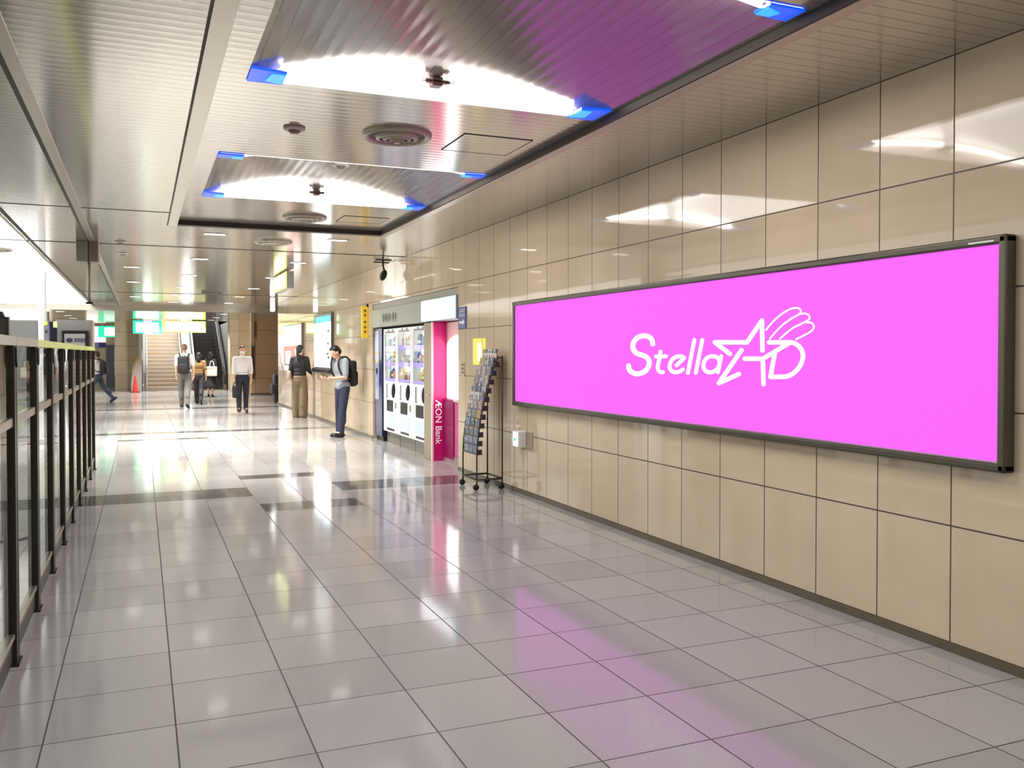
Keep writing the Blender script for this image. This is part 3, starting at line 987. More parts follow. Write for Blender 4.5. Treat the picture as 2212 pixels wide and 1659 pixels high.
# ---------------------------------------------------------------- signs and fittings on the right wall
r = thing('arrow_sign', 'small blue wall sign with white arrow beside the magenta booth', 'sign', (WX, 10.78, 1.985))
S = local(r)
M_SIGNB = mat('sign_blue', srgb(64, 70, 140), 0.4)
MB().rbox((3.806, 10.63, 1.85), (3.819, 10.92, 2.13), 0.003).xf(S).build('plate', M_SIGNB, r)
a = MB()
a.prism([(10.87, 1.915), (10.87, 1.945), (10.74, 1.945), (10.74, 1.975), (10.66, 1.93), (10.74, 1.885), (10.74, 1.915)], 0, 3.803, 3.807)
a.xf(S).build('arrow', M_WHITE, r)
t = MB()
random.seed(3)
for row in range(2):
    for k in range(4):
        y = 10.87 - k * 0.055
        z = 2.06 - row * 0.055
        t.box((3.803, y - 0.035, z), (3.807, y - 0.028, z + 0.038)).box((3.803, y - 0.040, z + 0.03), (3.807, y - 0.004, z + 0.038)).box((3.803, y - 0.02, z), (3.807, y - 0.004, z + 0.012))
t.xf(S).build('lettering', M_WHITE, r)

r = thing('yellow_notice', 'yellow framed notice on the wall above the brochure rack', 'notice', (WX, 10.15, 1.55))
S = local(r)
m_y = mat('notice_yellow', srgb(246, 232, 96), 0.4, emit=0.25, ecol=srgb(250, 235, 90))
MB().rbox((3.809, 9.94, 1.39), (3.819, 10.37, 1.715), 0.003).xf(S).build('sheet', m_y, r)
MB().box((3.806, 10.05, 1.42), (3.810, 10.2, 1.66)).xf(S).build('white_field', mat('notice_white', srgb(255, 253, 225), 0.4, emit=0.3, ecol=(1, 1, 0.9, 1)), r)
MB().box((3.806, 10.03, 1.39), (3.8095, 10.045, 1.715)).xf(S).build('divider', mat('notice_olive', srgb(190, 176, 80), 0.4), r)

r = thing('wall_switch_plate', 'small steel switch plate on the wall below the blue arrow sign', 'switch plate', (WX, 10.78, 1.33))
S = local(r)
MB().rbox((3.811, 10.70, 1.235), (3.819, 10.84, 1.42), 0.003).xf(S).build('plate', mat('plate_beige', srgb(176, 164, 138), 0.3, 0.5), r)
for z in (1.27, 1.32, 1.37):
    MB().rbox((3.806, 10.735, z), (3.812, 10.80, z + 0.03), 0.002).xf(S).build('switch', mat('switch_brown', srgb(96, 86, 70), 0.4), r)

r = thing('emergency_light_box', 'small white box with green mark low on the wall past the rack', 'emergency light', (WX, 8.83, 0.6))
S = local(r)
MB().rbox((3.72, 8.72, 0.515), (3.819, 8.88, 0.695), 0.012, 3).xf(S).build('casing', M_WHITE, r)
MB().rbox((3.717, 8.735, 0.53), (3.722, 8.865, 0.68), 0.004).xf(S).build('lit_cover', mat('cover_lit', (1, 1, 1, 1), 0.3, emit=0.9, ecol=(0.97, 1, 0.98, 1)), r)
MB().box((3.714, 8.785, 0.585), (3.718, 8.825, 0.615)).xf(S).build('green_mark', mat('green_mark', srgb(40, 200, 150), 0.4, emit=0.6, ecol=srgb(40, 220, 150)), r)
r = thing('wall_cover_plate', 'flat beige cover plate on the wall beside the white emergency box', 'cover plate', (WX, 8.62, 0.6))
S = local(r)
for z in (0.515, 0.675):
    MB().lathe([(0, -0.002), (0.006, -0.002), (0.006, 0.002), (0, 0.002)], (0, 0, 0), 10).xf(Matrix.Translation((3.810, 8.625, z)) @ Matrix.Rotation(PI / 2, 4, 'Y')).xf(S).build('screw', M_STEEL, r)
MB().rbox((3.812, 8.55, 0.50), (3.819, 8.70, 0.69), 0.003).xf(S).build('plate', mat('plate_beige', srgb(176, 164, 138), 0.3, 0.5), r)

r = thing('projecting_sign', 'yellow projecting sign on the wall beyond the vending bay', 'sign', (WX, 15.95, 2.1))
S = local(r)
MB().rbox((3.70, 15.92, 1.81), (3.818, 15.98, 2.40), 0.006).xf(S).build('sign_body', mat('sign_yellow', srgb(242, 206, 66), 0.4, emit=0.25, ecol=srgb(245, 205, 60)), r)
t = MB()
for z in (2.30, 2.22, 2.10, 2.0, 1.92):
    t.box((3.735, 15.916, z), (3.785, 15.921, z + 0.018)).box((3.755, 15.916, z - 0.03), (3.768, 15.921, z + 0.035))
t.xf(S).build('lettering', mat('sign_text', srgb(120, 96, 40), 0.5), r)
MB().rbox((3.785, 15.9, 2.38), (3.82, 16.0, 2.43), 0.003).xf(S).build('bracket', M_FENCE, r)

r = thing('lit_map_board', 'large bright white lit board on the wall beside the standing woman', 'lit board', (WX, 20.1, 1.8))
S = local(r)
MB().rbox((3.76, 19.05, 1.10), (3.819, 21.1, 2.42), 0.01).xf(S).build('frame', mat('board_frame', srgb(96, 96, 96), 0.3, 0.5), r)
MB().box((3.753, 19.1, 1.22), (3.762, 21.06, 2.22)).xf(S).build('white_panel', mat('board_white', (1, 1, 1, 1), 0.4, emit=3.5, ecol=(0.95, 1.0, 1.0, 1)), r)
MB().box((3.753, 19.1, 2.225), (3.762, 20.85, 2.36)).xf(S).build('cyan_header', mat('board_cyan', srgb(60, 180, 230), 0.4, emit=0.9, ecol=srgb(70, 200, 240)), r)
for y, z in ((19.2, 2.0), (19.25, 1.72), (19.3, 1.5), (19.2, 1.42)):
    MB().box((3.748, y, z), (3.754, y + 0.22, z + 0.05)).xf(S).build('printed_mark', mat('board_print', srgb(70, 110, 100), 0.4), r)
MB().rbox((3.70, 19.05, 1.10), (3.78, 21.1, 1.19), 0.006).xf(S).build('ledge', M_BLACK, r)

r = thing('lit_poster_board', 'red and white lit poster on the far end of the right wall', 'poster', (WX, 24.4, 1.75))
S = local(r)
MB().rbox((3.76, 22.9, 1.20), (3.819, 25.9, 2.32), 0.01).xf(S).build('frame', mat('poster_frame', srgb(150, 140, 128), 0.3, 0.5), r)
MB().box((3.753, 22.95, 1.74), (3.762, 25.85, 2.28)).xf(S).build('white_half', mat('poster_white', (1, 1, 1, 1), 0.4, emit=1.8, ecol=(1, 0.99, 0.95, 1)), r)
MB().box((3.753, 22.95, 1.24), (3.762, 25.85, 1.74)).xf(S).build('red_half', mat('poster_red', srgb(250, 90, 80), 0.4, emit=0.9, ecol=(1.0, 0.24, 0.19, 1)), r)
for t in (MB().box((3.748, 24.6, 1.25), (3.754, 25.5, 1.60)), MB().prism([(23.2, 1.5), (23.8, 1.5), (23.9, 1.66), (23.7, 1.66), (23.6, 1.56), (23.2, 1.58)], 0, 3.748, 3.754)):
    t.xf(S).build('white_mark', mat('poster_text', (1, 1, 1, 1), 0.4, emit=1.4, ecol=(1, 0.96, 0.94, 1)), r)

# ---------------------------------------------------------------- hanging lit signs
def hanging_sign(name, label, a, b, zc, m_edge, m_core, core, axis, m_end, group=None):
    r = thing(name, label, 'hanging sign', ((a[0] + b[0]) / 2, (a[1] + b[1]) / 2, a[2]), 0, group)
    S = local(r)
    MB().rbox(a, b, 0.008).xf(S).build('sign_box', m_end, r)
    lo, hi = list(a), list(b)
    if axis == 1:
        MB().box((a[0] + .01, a[1] - .006, a[2] + .01), (b[0] - .01, a[1] + .002, b[2] - .01)).xf(S).build('lit_face', m_edge, r)
        for cx0, cx1, cz0, cz1 in core:
            MB().box((cx0, a[1] - .012, cz0), (cx1, a[1] - .005, cz1)).xf(S).build('bright_field', m_core, r)
    else:
        MB().box((a[0] - .006, a[1] + .01, a[2] + .01), (a[0] + .002, b[1] - .01, b[2] - .01)).xf(S).build('lit_face', m_edge, r)
        for cy0, cy1, cz0, cz1 in core:
            MB().box((a[0] - .012, cy0, cz0), (a[0] - .005, cy1, cz1)).xf(S).build('bright_field', m_core, r)
    for t in (0.2, 0.8):
        p = Vector(a).lerp(Vector((b[0], b[1], a[2])), t)
        x = (a[0] + b[0]) / 2 if axis == 0 else p.x
        y = (a[1] + b[1]) / 2 if axis == 1 else p.y
        MB().tube([(x, y, b[2] - 0.01), (x, y, zc)], 0.015, 8).xf(S).build('hanger', M_STEEL, r)
    return r


M_GRN = mat('sign_green_lit', srgb(40, 240, 160), 0.4, emit=1.2, ecol=(0.02, 1.0, 0.42, 1))
M_GRNC = mat('sign_green_core', (1, 1, 1, 1), 0.4, emit=2.0, ecol=(0.72, 1.0, 0.86, 1))
M_YEL = mat('sign_yellow_lit', srgb(240, 245, 60), 0.4, emit=2.2, ecol=(0.88, 1.0, 0.12, 1))
M_YELC = mat('sign_yellow_core', (1, 1, 1, 1), 0.4, emit=2.2, ecol=(1.0, 1.0, 0.62, 1))
hanging_sign('exit_sign', 'green lit hanging sign over the foot of the stairs', (-0.31, 37.9, 2.31), (0.75, 38.05, 2.84), 2.88, M_GRN, M_GRNC,
             [(-0.20, 0.64, 2.38, 2.76), (0.1, 0.38, 2.32, 2.83)], 1, M_GREY)
hanging_sign('direction_sign', 'wide yellow lit hanging sign between the stairs and escalator', (0.79, 37.9, 2.37), (2.41, 38.05, 2.84), 2.88, M_YEL, M_YELC,
             [(0.88, 2.32, 2.42, 2.79)], 1, M_GREY)
hanging_sign('exit_sign', 'green lit hanging sign farthest left, half behind the pillar', (-1.75, 43.0, 2.25), (-0.9, 43.15, 2.75), 2.88, M_GRN, M_GRNC,
             [(-1.5, -1.05, 2.32, 2.68)], 1, M_GREY)
hanging_sign('direction_sign', 'yellow lit sign hung lengthwise under the ceiling mid passage', (2.42, 16.3, 2.71), (2.55, 17.9, 3.02), CZ, M_YEL, M_YELC,
             [(16.5, 17.7, 2.76, 2.98)], 0, M_GREY)
hanging_sign('guide_light', 'narrow white lit box hanging at the far end of the right wall', (3.20, 24.3, 2.66), (3.30, 24.5, 3.02), CZ,
             mat('guide_white', (1, 1, 1, 1), 0.4, emit=3.0, ecol=(0.92, 1, 0.98, 1)), M_LAMP, [], 1, mat('guide_white', (1, 1, 1, 1)))

# ---------------------------------------------------------------- brochure rack
RX0, RX1, RY0, RY1 = 3.44, 3.745, 9.24, 9.70
r = thing('brochure_rack', 'wheeled wire rack full of brochures leaning against the wall by the billboard', 'brochure rack', ((RX0 + RX1) / 2, (RY0 + RY1) / 2, 0))
S = local(r)
M_RACK = mat('rack_dark_steel', srgb(70, 66, 60), 0.35, 0.6)


def rack_x(z):
    """How far the front of the rack has swept back at height z."""
    t = max(0.0, (z - 0.38) / 1.12)
    return RX0 + 0.02 * t + 0.235 * t ** 1.8


zs = [0.12 + 0.115 * k for k in range(13)]
for nm, y in (('side_rail', RY0), ('side_rail', RY1)):
    MB().tube([(rack_x(z), y, z) for z in zs], 0.009, 8).xf(S).build(nm, M_RACK, r, True)
    MB().tube([(RX1, y, 0.12), (RX1, y, 1.50)], 0.009, 8).xf(S).build('rear_post', M_RACK, r, True)
    MB().tube([(RX0, y, 0.12), (RX1, y, 0.12)], 0.011, 8).xf(S).build('base_rail', M_RACK, r, True)
    MB().tube([(rack_x(1.47), y, 1.47), (RX1, y, 1.49)], 0.008, 8).xf(S).build('top_rail', M_RACK, r, True)
for x in (RX0, RX1):
    MB().tube([(x, RY0, 0.12), (x, RY1, 0.12)], 0.011, 8).xf(S).build('base_rail', M_RACK, r, True)
    for y in (RY0, RY1):
        c = MB().tube([(x, y, 0.12), (x, y, 0.07)], 0.010, 8).xf(S).build('caster_fork', M_RACK, r, True)
        w = MB().lathe([(0, -0.014), (0.03, -0.014), (0.035, -0.008), (0.035, 0.008), (0.03, 0.014), (0, 0.014)], (0, 0, 0), 20)
        w.xf(Matrix.Translation((x - 0.01, y, 0.036)) @ Matrix.Rotation(PI / 2, 4, 'X')).xf(S).build('caster_wheel', M_BLACK, c, True)
tiers = [0.40 + 0.098 * k for k in range(11)]
for z in tiers:
    x = rack_x(z)
    p = MB()
    p.box((x - 0.004, RY0, z - 0.004), (x + 0.075, RY1, z))
    p.box((x - 0.006, RY0, z - 0.004), (x - 0.003, RY1, z + 0.012))
    p.box((x - 0.004, RY0 - 0.003, z - 0.004), (x + 0.06, RY0, z + 0.055))
    p.box((x - 0.004, RY1, z - 0.004), (x + 0.06, RY1 + 0.003, z + 0.055))
    p.xf(S).build('pocket', mat('pocket_black', srgb(44, 42, 46), 0.4), r)
h = MB().rbox((rack_x(1.47) - 0.012, RY0 + 0.01, 1.44), (rack_x(1.47) + 0.004, RY1 - 0.01, 1.535), 0.004).xf(S).build('header_board', mat('rack_header', srgb(206, 196, 190), 0.4), r)
t = MB()
for k in range(6):
    y = RY1 - 0.05 - k * 0.065
    t.box((rack_x(1.47) - 0.015, y - 0.035, 1.475), (rack_x(1.47) - 0.011, y, 1.49)).box((rack_x(1.47) - 0.015, y - 0.02, 1.465), (rack_x(1.47) - 0.011, y - 0.01, 1.515))
t.xf(S).build('lettering', mat('rack_header_text', srgb(120, 100, 96), 0.5), h)
BC = [srgb(150, 152, 160), srgb(86, 94, 118), srgb(176, 170, 158), srgb(120, 108, 102), srgb(60, 64, 76), srgb(176, 148, 76), srgb(112, 126, 144), srgb(140, 120, 122), srgb(186, 186, 190)]
random.seed(11)
bpro = []
for ci in range(9):
    pb = MB().box((-0.006, -0.066, 0.0), (0.006, 0.066, 0.20))
    bands = MB()
    for q in range(5):
        z0 = 0.03 + random.random() * 0.14
        y0 = -0.055 + random.random() * 0.05
        bands.box((-0.0072, y0, z0), (-0.0058, y0 + 0.02 + random.random() * 0.05, z0 + 0.006 + random.random() * 0.03))
    bpro.append((pb, bands))
meshes = []
for ci, (pb, bands) in enumerate(bpro):
    meshes.append((pb, bands))
proto_b = {}
for k, z in enumerate(tiers):
    for j in range(3):
        ci = random.randrange(9)
        x = rack_x(z) + 0.012
        loc = (x, RY0 + 0.08 + 0.15 * j, z + 0.001)
        lab = 'thin printed brochure in a pocket of the wheeled rack by the wall'
        lean = math.atan2(rack_x(z + 0.1) - rack_x(z), 0.1)
        if ci not in proto_b:
            q = thing('brochure', lab, 'brochure', loc, 0, 'brochures in the wheeled rack')
            pb, bands = bpro[ci]
            pb.build('cover', mat(f'brochure_colour_{ci}', BC[ci], 0.35), q)
            bands.build('print', mat(f'brochure_print_{(ci + 4) % 9}', BC[(ci + 4) % 9], 0.4), q)
            proto_b[ci] = q
        else:
            q = dup(proto_b[ci], loc, lab)
        q.rotation_euler = (0, lean * 0.45, 0)
# ---------------------------------------------------------------- glass fence on the left
FXA, FXB = -0.625, -0.57
r = thing('glass_fence', 'long dark metal fence with glass panels and yellow reflection painted on its rail at the left', 'fence', (FXA, 8, 0))
S = local(r)
posts = [1.0 + 0.99 * k for k in range(13)]
for y in posts:
    p = MB().rbox((FXA, y - 0.055, 0.0), (FXB, y - 0.008, 1.565), 0.006)
    p.rbox((FXA, y + 0.008, 0.0), (FXB, y + 0.055, 1.565), 0.006).box((FXA + 0.015, y - 0.01, 0.02), (FXB - 0.015, y + 0.01, 1.56)).box((FXA - 0.01, y - 0.07, 0), (FXB + 0.01, y + 0.07, 0.012))
    po = p.xf(S).build('post', M_FENCE, r)
    k = MB().prism([(y - 0.035, 1.56), (y + 0.035, 1.56), (y + 0.03, 1.49), (y, 1.46), (y - 0.03, 1.49)], 0, FXB - 0.002, FXB + 0.008)
    k.xf(S).build('bracket', M_BLACK, po)
for ya, yb in zip(posts, posts[1:]):
    a, c = ya + 0.055, yb - 0.055
    MB().rbox((FXA + 0.01, a, 1.17), (FXB - 0.008, c, 1.215), 0.004).xf(S).build('mid_rail', M_RAIL, r)
    MB().rbox((FXA + 0.01, a, 0.135), (FXB - 0.008, c, 0.16), 0.004).xf(S).build('bottom_rail', M_RAIL, r)
    MB().rbox((FXA + 0.015, a, 0.02), (FXB - 0.018, c, 0.135), 0.004).xf(S).build('kick_plate', M_FENCE, r)
    MB().box((FXA + 0.03, a, 0.16), (FXA + 0.036, c, 1.17)).xf(S).build('glass_pane', M_GLASS, r)
    MB().box((FXA + 0.03, a, 1.215), (FXA + 0.036, c, 1.565)).xf(S).build('glass_pane', M_GLASS, r)
    mt = M_RAIL_REFLECT if ya > 5.8 else M_RAIL  # farther rail lengths painted yellow-green for a sign's reflection
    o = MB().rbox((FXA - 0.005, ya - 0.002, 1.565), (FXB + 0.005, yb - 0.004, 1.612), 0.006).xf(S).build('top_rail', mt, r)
    if mt is M_RAIL_REFLECT:
        plabel(o, 'top rail length coloured as a yellow sign reflection')

# ---------------------------------------------------------------- gate machines and screens beyond the fence
r = thing('information_kiosk', 'pale grey kiosk with black framed sign behind the far fence end', 'kiosk', (-1.35, 15.4, 0))
p0, p1 = at_y(121, 760, 15.4), at_y(200, 760, 15.4)
S = local(r)
KT = at_y(160, 691, 15.4).z
MB().rbox((p0.x, 15.4, 0.0), (p1.x - 0.03, 16.1, KT), 0.012).xf(S).build('body', M_GREY, r)
MB().rbox((p1.x - 0.035, 15.38, 0.0), (p1.x, 16.1, KT), 0.01).xf(S).build('side_edge', mat('kiosk_side', srgb(150, 140, 134), 0.4), r)
s0, s1 = at_y(133, 714, 15.38), at_y(192, 760, 15.38)
MB().rbox((s0.x, 15.36, s1.z - 0.1), (s1.x, 15.40, s0.z), 0.012).xf(S).build('sign_frame', M_BLACK, r)
q0, q1 = at_y(139, 721, 15.36), at_y(184, 758, 15.36)
sp = MB().box((q0.x, 15.352, q1.z - 0.08), (q1.x, 15.362, q0.z)).xf(S).build('sign_sheet', mat('sheet_grey', srgb(190, 192, 190), 0.4), r)
t = MB()
cx, cz = at_y(150, 735, 15.35).x, at_y(150, 735, 15.35).z
ring = [(cx + 0.045 * math.cos(a), cz + 0.035 * math.sin(a)) for a in [2 * PI * k / 20 for k in range(20)]]
t.prism(ring, 1, 15.346, 15.353)
for k in range(4):
    x = cx + 0.075 + 0.045 * k
    t.box((x, 15.346, cz - 0.03), (x + 0.012, 15.353, cz + 0.03)).box((x, 15.346, cz + 0.015), (x + 0.035, 15.353, cz + 0.028)).box((x + 0.022, 15.346, cz - 0.03), (x + 0.034, 15.353, cz + 0.005))
t.xf(S).build('lettering', mat('sheet_text', srgb(70, 66, 90), 0.5), sp)

r = thing('equipment_cabinet', 'wide blank pale grey cabinet above the fence rail at far left', 'cabinet', (-2.4, 17.5, 0))
S = local(r)
p0, p1 = at_y(-60, 700, 17.5), at_y(82, 692, 17.5)
MB().rbox((p0.x, 17.5, 0), (p1.x, 18.3, p1.z), 0.015).xf(S).build('body', mat('cabinet_grey', srgb(128, 129, 126), 0.4), r)
MB().rbox((p0.x, 17.49, 0.9), (p1.x - 0.02, 17.51, 0.94), 0.003).xf(S).build('seam_strip', M_STEEL, r)
MB().box((p0.x + .02, 17.52, p1.z), (p1.x - .02, 18.28, p1.z + 0.012)).xf(S).build('lid', M_WHITE, r)
p0, p1 = at_y(82, 660, 17.2), at_y(98, 692, 17.2)
r = thing('white_post', 'white square post between the two grey cabinets behind the fence', 'post', ((p0.x + p1.x) / 2, 17.2, 0))
S = local(r)
MB().rbox((p0.x, 17.2, 0.02), (p1.x, 17.4, CZ), 0.01).xf(S).build('shaft', mat('post_white', srgb(240, 240, 246), 0.4), r)
MB().rbox((p0.x - 0.02, 17.18, 0), (p1.x + 0.02, 17.42, 0.05), 0.006).xf(S).build('base', M_STEEL, r)

p0, p1 = at_y(94, 690, 14.9), at_y(105, 672, 14.9)
r = thing('sensor_pole', 'slim grey pole with lime lamp beside the navy banner post', 'pole', ((p0.x + p1.x) / 2, 14.9, 0))
S = local(r)
zt = at_y(100, 672, 14.9).z
MB().rbox((p0.x, 14.9, 0), (p1.x, 14.98, at_y(100, 692, 14.9).z), 0.006).xf(S).build('column', mat('pole_silver', srgb(166, 168, 176), 0.35, 0.3), r)
MB().tube([((p0.x + p1.x) / 2 + 0.02, 14.94, 1.9), ((p0.x + p1.x) / 2 + 0.02, 14.94, zt)], 0.022, 10).xf(S).build('mast', mat('mast_grey', srgb(120, 116, 108), 0.4), r)
MB().ell(((p0.x + p1.x) / 2 - 0.01, 14.89, at_y(98, 698, 14.9).z), (0.03, 0.025, 0.035)).xf(S).build('lime_lamp', mat('lamp_lime', srgb(200, 230, 110), 0.4, emit=0.8, ecol=srgb(205, 240, 110)), r, True)
MB().ell(((p0.x + p1.x) / 2, 14.89, at_y(98, 716, 14.9).z), (0.014, 0.02, 0.022)).xf(S).build('keyhole', M_BLACK, r, True)
p0, p1 = at_y(105, 694, 15.0), at_y(121, 694, 15.0)
r = thing('banner_post', 'navy blue banner stand with lime cap beside the grey kiosk', 'banner stand', ((p0.x + p1.x) / 2, 15.12, 0))
S = local(r)
xm = (p0.x + p1.x) / 2
S = Matrix.Translation((0, 0.12, 0)) @ S
MB().rbox((p0.x, 15.0, 0.02), (xm, 15.08, p0.z), 0.005).xf(S).build('navy_panel', M_NAVY, r)
MB().rbox((xm, 15.0, 0.02), (p1.x, 15.08, at_y(115, 707, 15).z), 0.005).xf(S).build('black_panel', M_BLACK, r)
MB().rbox((xm, 15.0, at_y(115, 707, 15).z), (p1.x, 15.08, at_y(115, 694, 15).z), 0.01).xf(S).build('lime_cap', mat('cap_lime', srgb(236, 250, 160), 0.4, emit=0.7, ecol=srgb(236, 255, 150)), r)
MB().rbox((p0.x - 0.05, 14.95, 0), (p1.x + 0.05, 15.15, 0.03), 0.006).xf(S).build('foot', M_STEEL, r)

# dark monitor standing above the rail at the frame's edge
r = thing('monitor_stand', 'black monitor on a stand above the near fence at far left', 'monitor', (-1.22, 8.3, 0))
S = local(r)
p0, p1 = at_y(-40, 672, 8.3), at_y(19, 730, 8.3)
MB().prism([(p0.x, p1.z - 0.06), (p1.x, p1.z - 0.06), (p1.x, at_y(19, 684, 8.3).z), (at_y(9, 684, 8.3).x, at_y(9, 684, 8.3).z), (at_y(4, 672, 8.3).x, p0.z), (p0.x, p0.z)], 1, 8.3, 8.38).xf(S).build('housing', mat('monitor_black', srgb(40, 38, 32), 0.35), r)
MB().rbox((p0.x + 0.03, 8.294, p1.z - 0.02), (at_y(11, 700, 8.3).x, 8.302, p0.z - 0.06), 0.004).xf(S).build('screen', mat('screen_dark', srgb(62, 60, 52), 0.2), r)
MB().tube([(p0.x + 0.15, 8.34, 0.02), (p0.x + 0.15, 8.34, p1.z - 0.05)], 0.03, 12).xf(S).build('stand_pole', M_FENCE, r)
MB().lathe([(0, 0), (0.2, 0), (0.19, 0.02), (0, 0.025)], (p0.x + 0.15, 8.34, 0), 28).xf(S).build('stand_foot', M_FENCE, r)


def ticket_gate(x, y, label, first=None):
    if first is not None:
        return dup(first, (x, y, 0), label)
    r = thing('ticket_gate', label, 'ticket gate', (x, y, 0), 0, 'ticket gates beyond the fence')
    MB().rbox((-0.12, -0.85, 0.0), (0.12, 0.85, 0.92), 0.03, 3).build('gate_body', mat('gate_silver', srgb(176, 178, 178), 0.3, 0.5), r)
    MB().rbox((-0.125, -0.86, 0.92), (0.125, 0.86, 1.0), 0.02).build('gate_top', mat('gate_top_dark', srgb(52, 52, 54), 0.3), r)
    MB().rbox((-0.09, -0.80, 1.0), (0.09, -0.45, 1.30), 0.02).build('reader_hood', M_BLACK, r)
    MB().box((-0.06, -0.806, 1.05), (0.06, -0.799, 1.12)).build('reader_light', mat('reader_blue', srgb(190, 200, 230), 0.3, emit=0.6, ecol=srgb(190, 205, 240)), r)
    MB().box((-0.08, -0.858, 0.55), (0.08, -0.849, 0.72)).build('green_arrow_panel', mat('arrow_green', srgb(70, 180, 90), 0.3, emit=0.5, ecol=srgb(90, 220, 110)), r)
    MB().rbox((0.12, -0.15, 0.55), (0.32, -0.13, 0.85), 0.01).build('flap', mat('flap_lime', srgb(190, 220, 150), 0.3), r)
    MB().rbox((0.12, 0.13, 0.55), (0.32, 0.15, 0.85), 0.01).build('flap', mat('flap_lime', srgb(190, 220, 150), 0.3), r)
    return r


g0 = ticket_gate(-1.75, 13.0, 'ticket gate nearest the glass fence, dark hood on top')
ticket_gate(-2.6, 13.0, 'second ticket gate from the glass fence', g0)
ticket_gate(-3.45, 13.0, 'third ticket gate from the glass fence', g0)

# ---------------------------------------------------------------- far end: stairs, escalator, cone, side details
M_STEP = mat('stair_stone', srgb(240, 228, 212), 0.4, noise=0.04)
M_RISER = mat('stair_riser', srgb(206, 190, 172), 0.5, noise=0.06)
r = thing('staircase', 'pale stone staircase rising under the green and yellow signs', 'staircase', (0.86, 39.3, 0))
S = local(r)
SX0, SX1, SY = 0.16, 1.58, 39.3
for k in range(22):
    s = MB().box((SX0, SY + 0.3 * k, 0), (SX1, SY + 0.3 * k + 0.32, 0.16 * (k + 1) - 0.03)).xf(S).build('riser', M_RISER, r)
    MB().rbox((SX0, SY + 0.3 * k - 0.025, 0.16 * (k + 1) - 0.03), (SX1, SY + 0.3 * k + 0.3, 0.16 * (k + 1)), 0.005).xf(S).build('tread', M_STEP, s)
for k in (9, 11, 13):
    MB().box((0.46, SY + 0.3 * k - 0.029, 0.16 * (k + 1) - 0.026), (0.72, SY + 0.3 * k - 0.024, 0.16 * (k + 1) - 0.004)).xf(S).build('yellow_edge_mark', mat('edge_yellow', srgb(246, 206, 96), 0.4), r)


def slope_panel(x0, x1, h0, h1, m, name, parent, y0=SY, n=22, S=None):
    pts = [(y0 - 0.15, 0.0), (y0 + 0.3 * n, 0.16 * n), (y0 + 0.3 * n, 0.16 * n + h1), (y0 + 0.25, h1 + 0.1), (y0 - 0.15, h0)]
    return MB().prism(pts, 0, x0, x1).xf(S).build(name, m, parent)


slope_panel(0.06, 0.15, 0.75, 0.95, M_GREY, 'side_parapet', r, S=S)
MB().tube([(0.20, SY - 0.2, 0.02), (0.20, SY - 0.2, 0.85), (0.20, SY + 0.1, 1.0), (0.20, SY + 6.4, 4.35)], 0.025, 10).xf(S).build('handrail', mat('handrail_white', srgb(240, 236, 232), 0.3), r, True)
MB().tube([(1.54, SY - 0.2, 0.02), (1.54, SY - 0.2, 0.85), (1.54, SY + 0.1, 1.0), (1.54, SY + 6.4, 4.35)], 0.025, 10).xf(S).build('handrail', mat('handrail_white', srgb(240, 236, 232), 0.3), r, True)

M_ESC = mat('escalator_black', srgb(30, 28, 27), 0.4)
r = thing('escalator', 'dark escalator with steel sides rising right of the staircase', 'escalator', (2.6, 39.3, 0))
S = local(r)
for k in range(20):
    s = MB().box((2.12, SY + 0.3 * k, 0.02), (3.16, SY + 0.3 * k + 0.31, 0.16 * (k + 1))).xf(S).build('step', M_ESC, r)
    MB().box((2.14, SY + 0.3 * k - 0.006, 0.16 * (k + 1) - 0.012), (3.14, SY + 0.3 * k, 0.16 * (k + 1) - 0.004)).xf(S).build('step_edge', mat('step_edge_grey', srgb(70, 68, 66), 0.4), s)
slope_panel(1.64, 2.10, 0.8, 0.85, mat('balustrade_steel', srgb(222, 222, 226), 0.18, 0.75), 'balustrade', r, S=S)
slope_panel(3.17, 3.30, 0.8, 0.85, mat('balustrade_dark', srgb(120, 116, 116), 0.2, 0.7), 'balustrade', r, S=S)
for x in (2.0, 3.235):
    MB().tube([(x, SY - 0.25, 0.25), (x, SY - 0.45, 0.55), (x, SY - 0.25, 0.9), (x, SY + 0.25, 1.02), (x, SY + 6.2, 4.1)], 0.04, 10).xf(S).build('handrail', M_BLACK, r, True)
MB().box((2.12, SY - 0.9, 0.0), (3.16, SY, 0.018)).xf(S).build('comb_plate', M_STEEL, r)

p = on_floor(292, 843)
r = thing('traffic_cone', 'red traffic cone on the floor in front of the grey curved guard', 'traffic cone', (p.x * 0.945, p.y * 0.945, 0))
MB().rbox((-0.19, -0.19, 0), (0.19, 0.19, 0.03), 0.008).build('base', mat('cone_base', srgb(90, 30, 26), 0.5), r)
MB().lathe([(0.13, 0.028), (0.12, 0.06), (0.028, 0.66), (0.018, 0.68), (0, 0.68)], (0, 0, 0), 24).build('cone_body', mat('cone_red', srgb(190, 50, 40), 0.45), r, True)

p = on_floor(303, 845)
r = thing('escalator_newel', 'grey curved guard with yellow top behind the red traffic cone', 'guard', (p.x, p.y - 0.45, 0))
pr = [(-0.33, 0), (-0.34, 0.35), (-0.29, 0.75), (-0.17, 1.10), (-0.03, 1.33), (0.07, 1.38), (0.07, 1.2), (0.05, 0)]
MB().prism(pr, 1, 0.0, 0.22).build('guard_panel', mat('guard_grey', srgb(164, 160, 152), 0.35, 0.3), r)
MB().tube([(x, 0.11, z + 0.03) for x, z in pr[2:6]], 0.05, 10).build('guard_cap', mat('guard_yellow', srgb(196, 160, 70), 0.4), r, True)
MB().tube([(0.08, 0.0, 1.3), (0.10, 0.02, 1.66)], 0.035, 8).build('white_tip', M_WHITE, r, True)

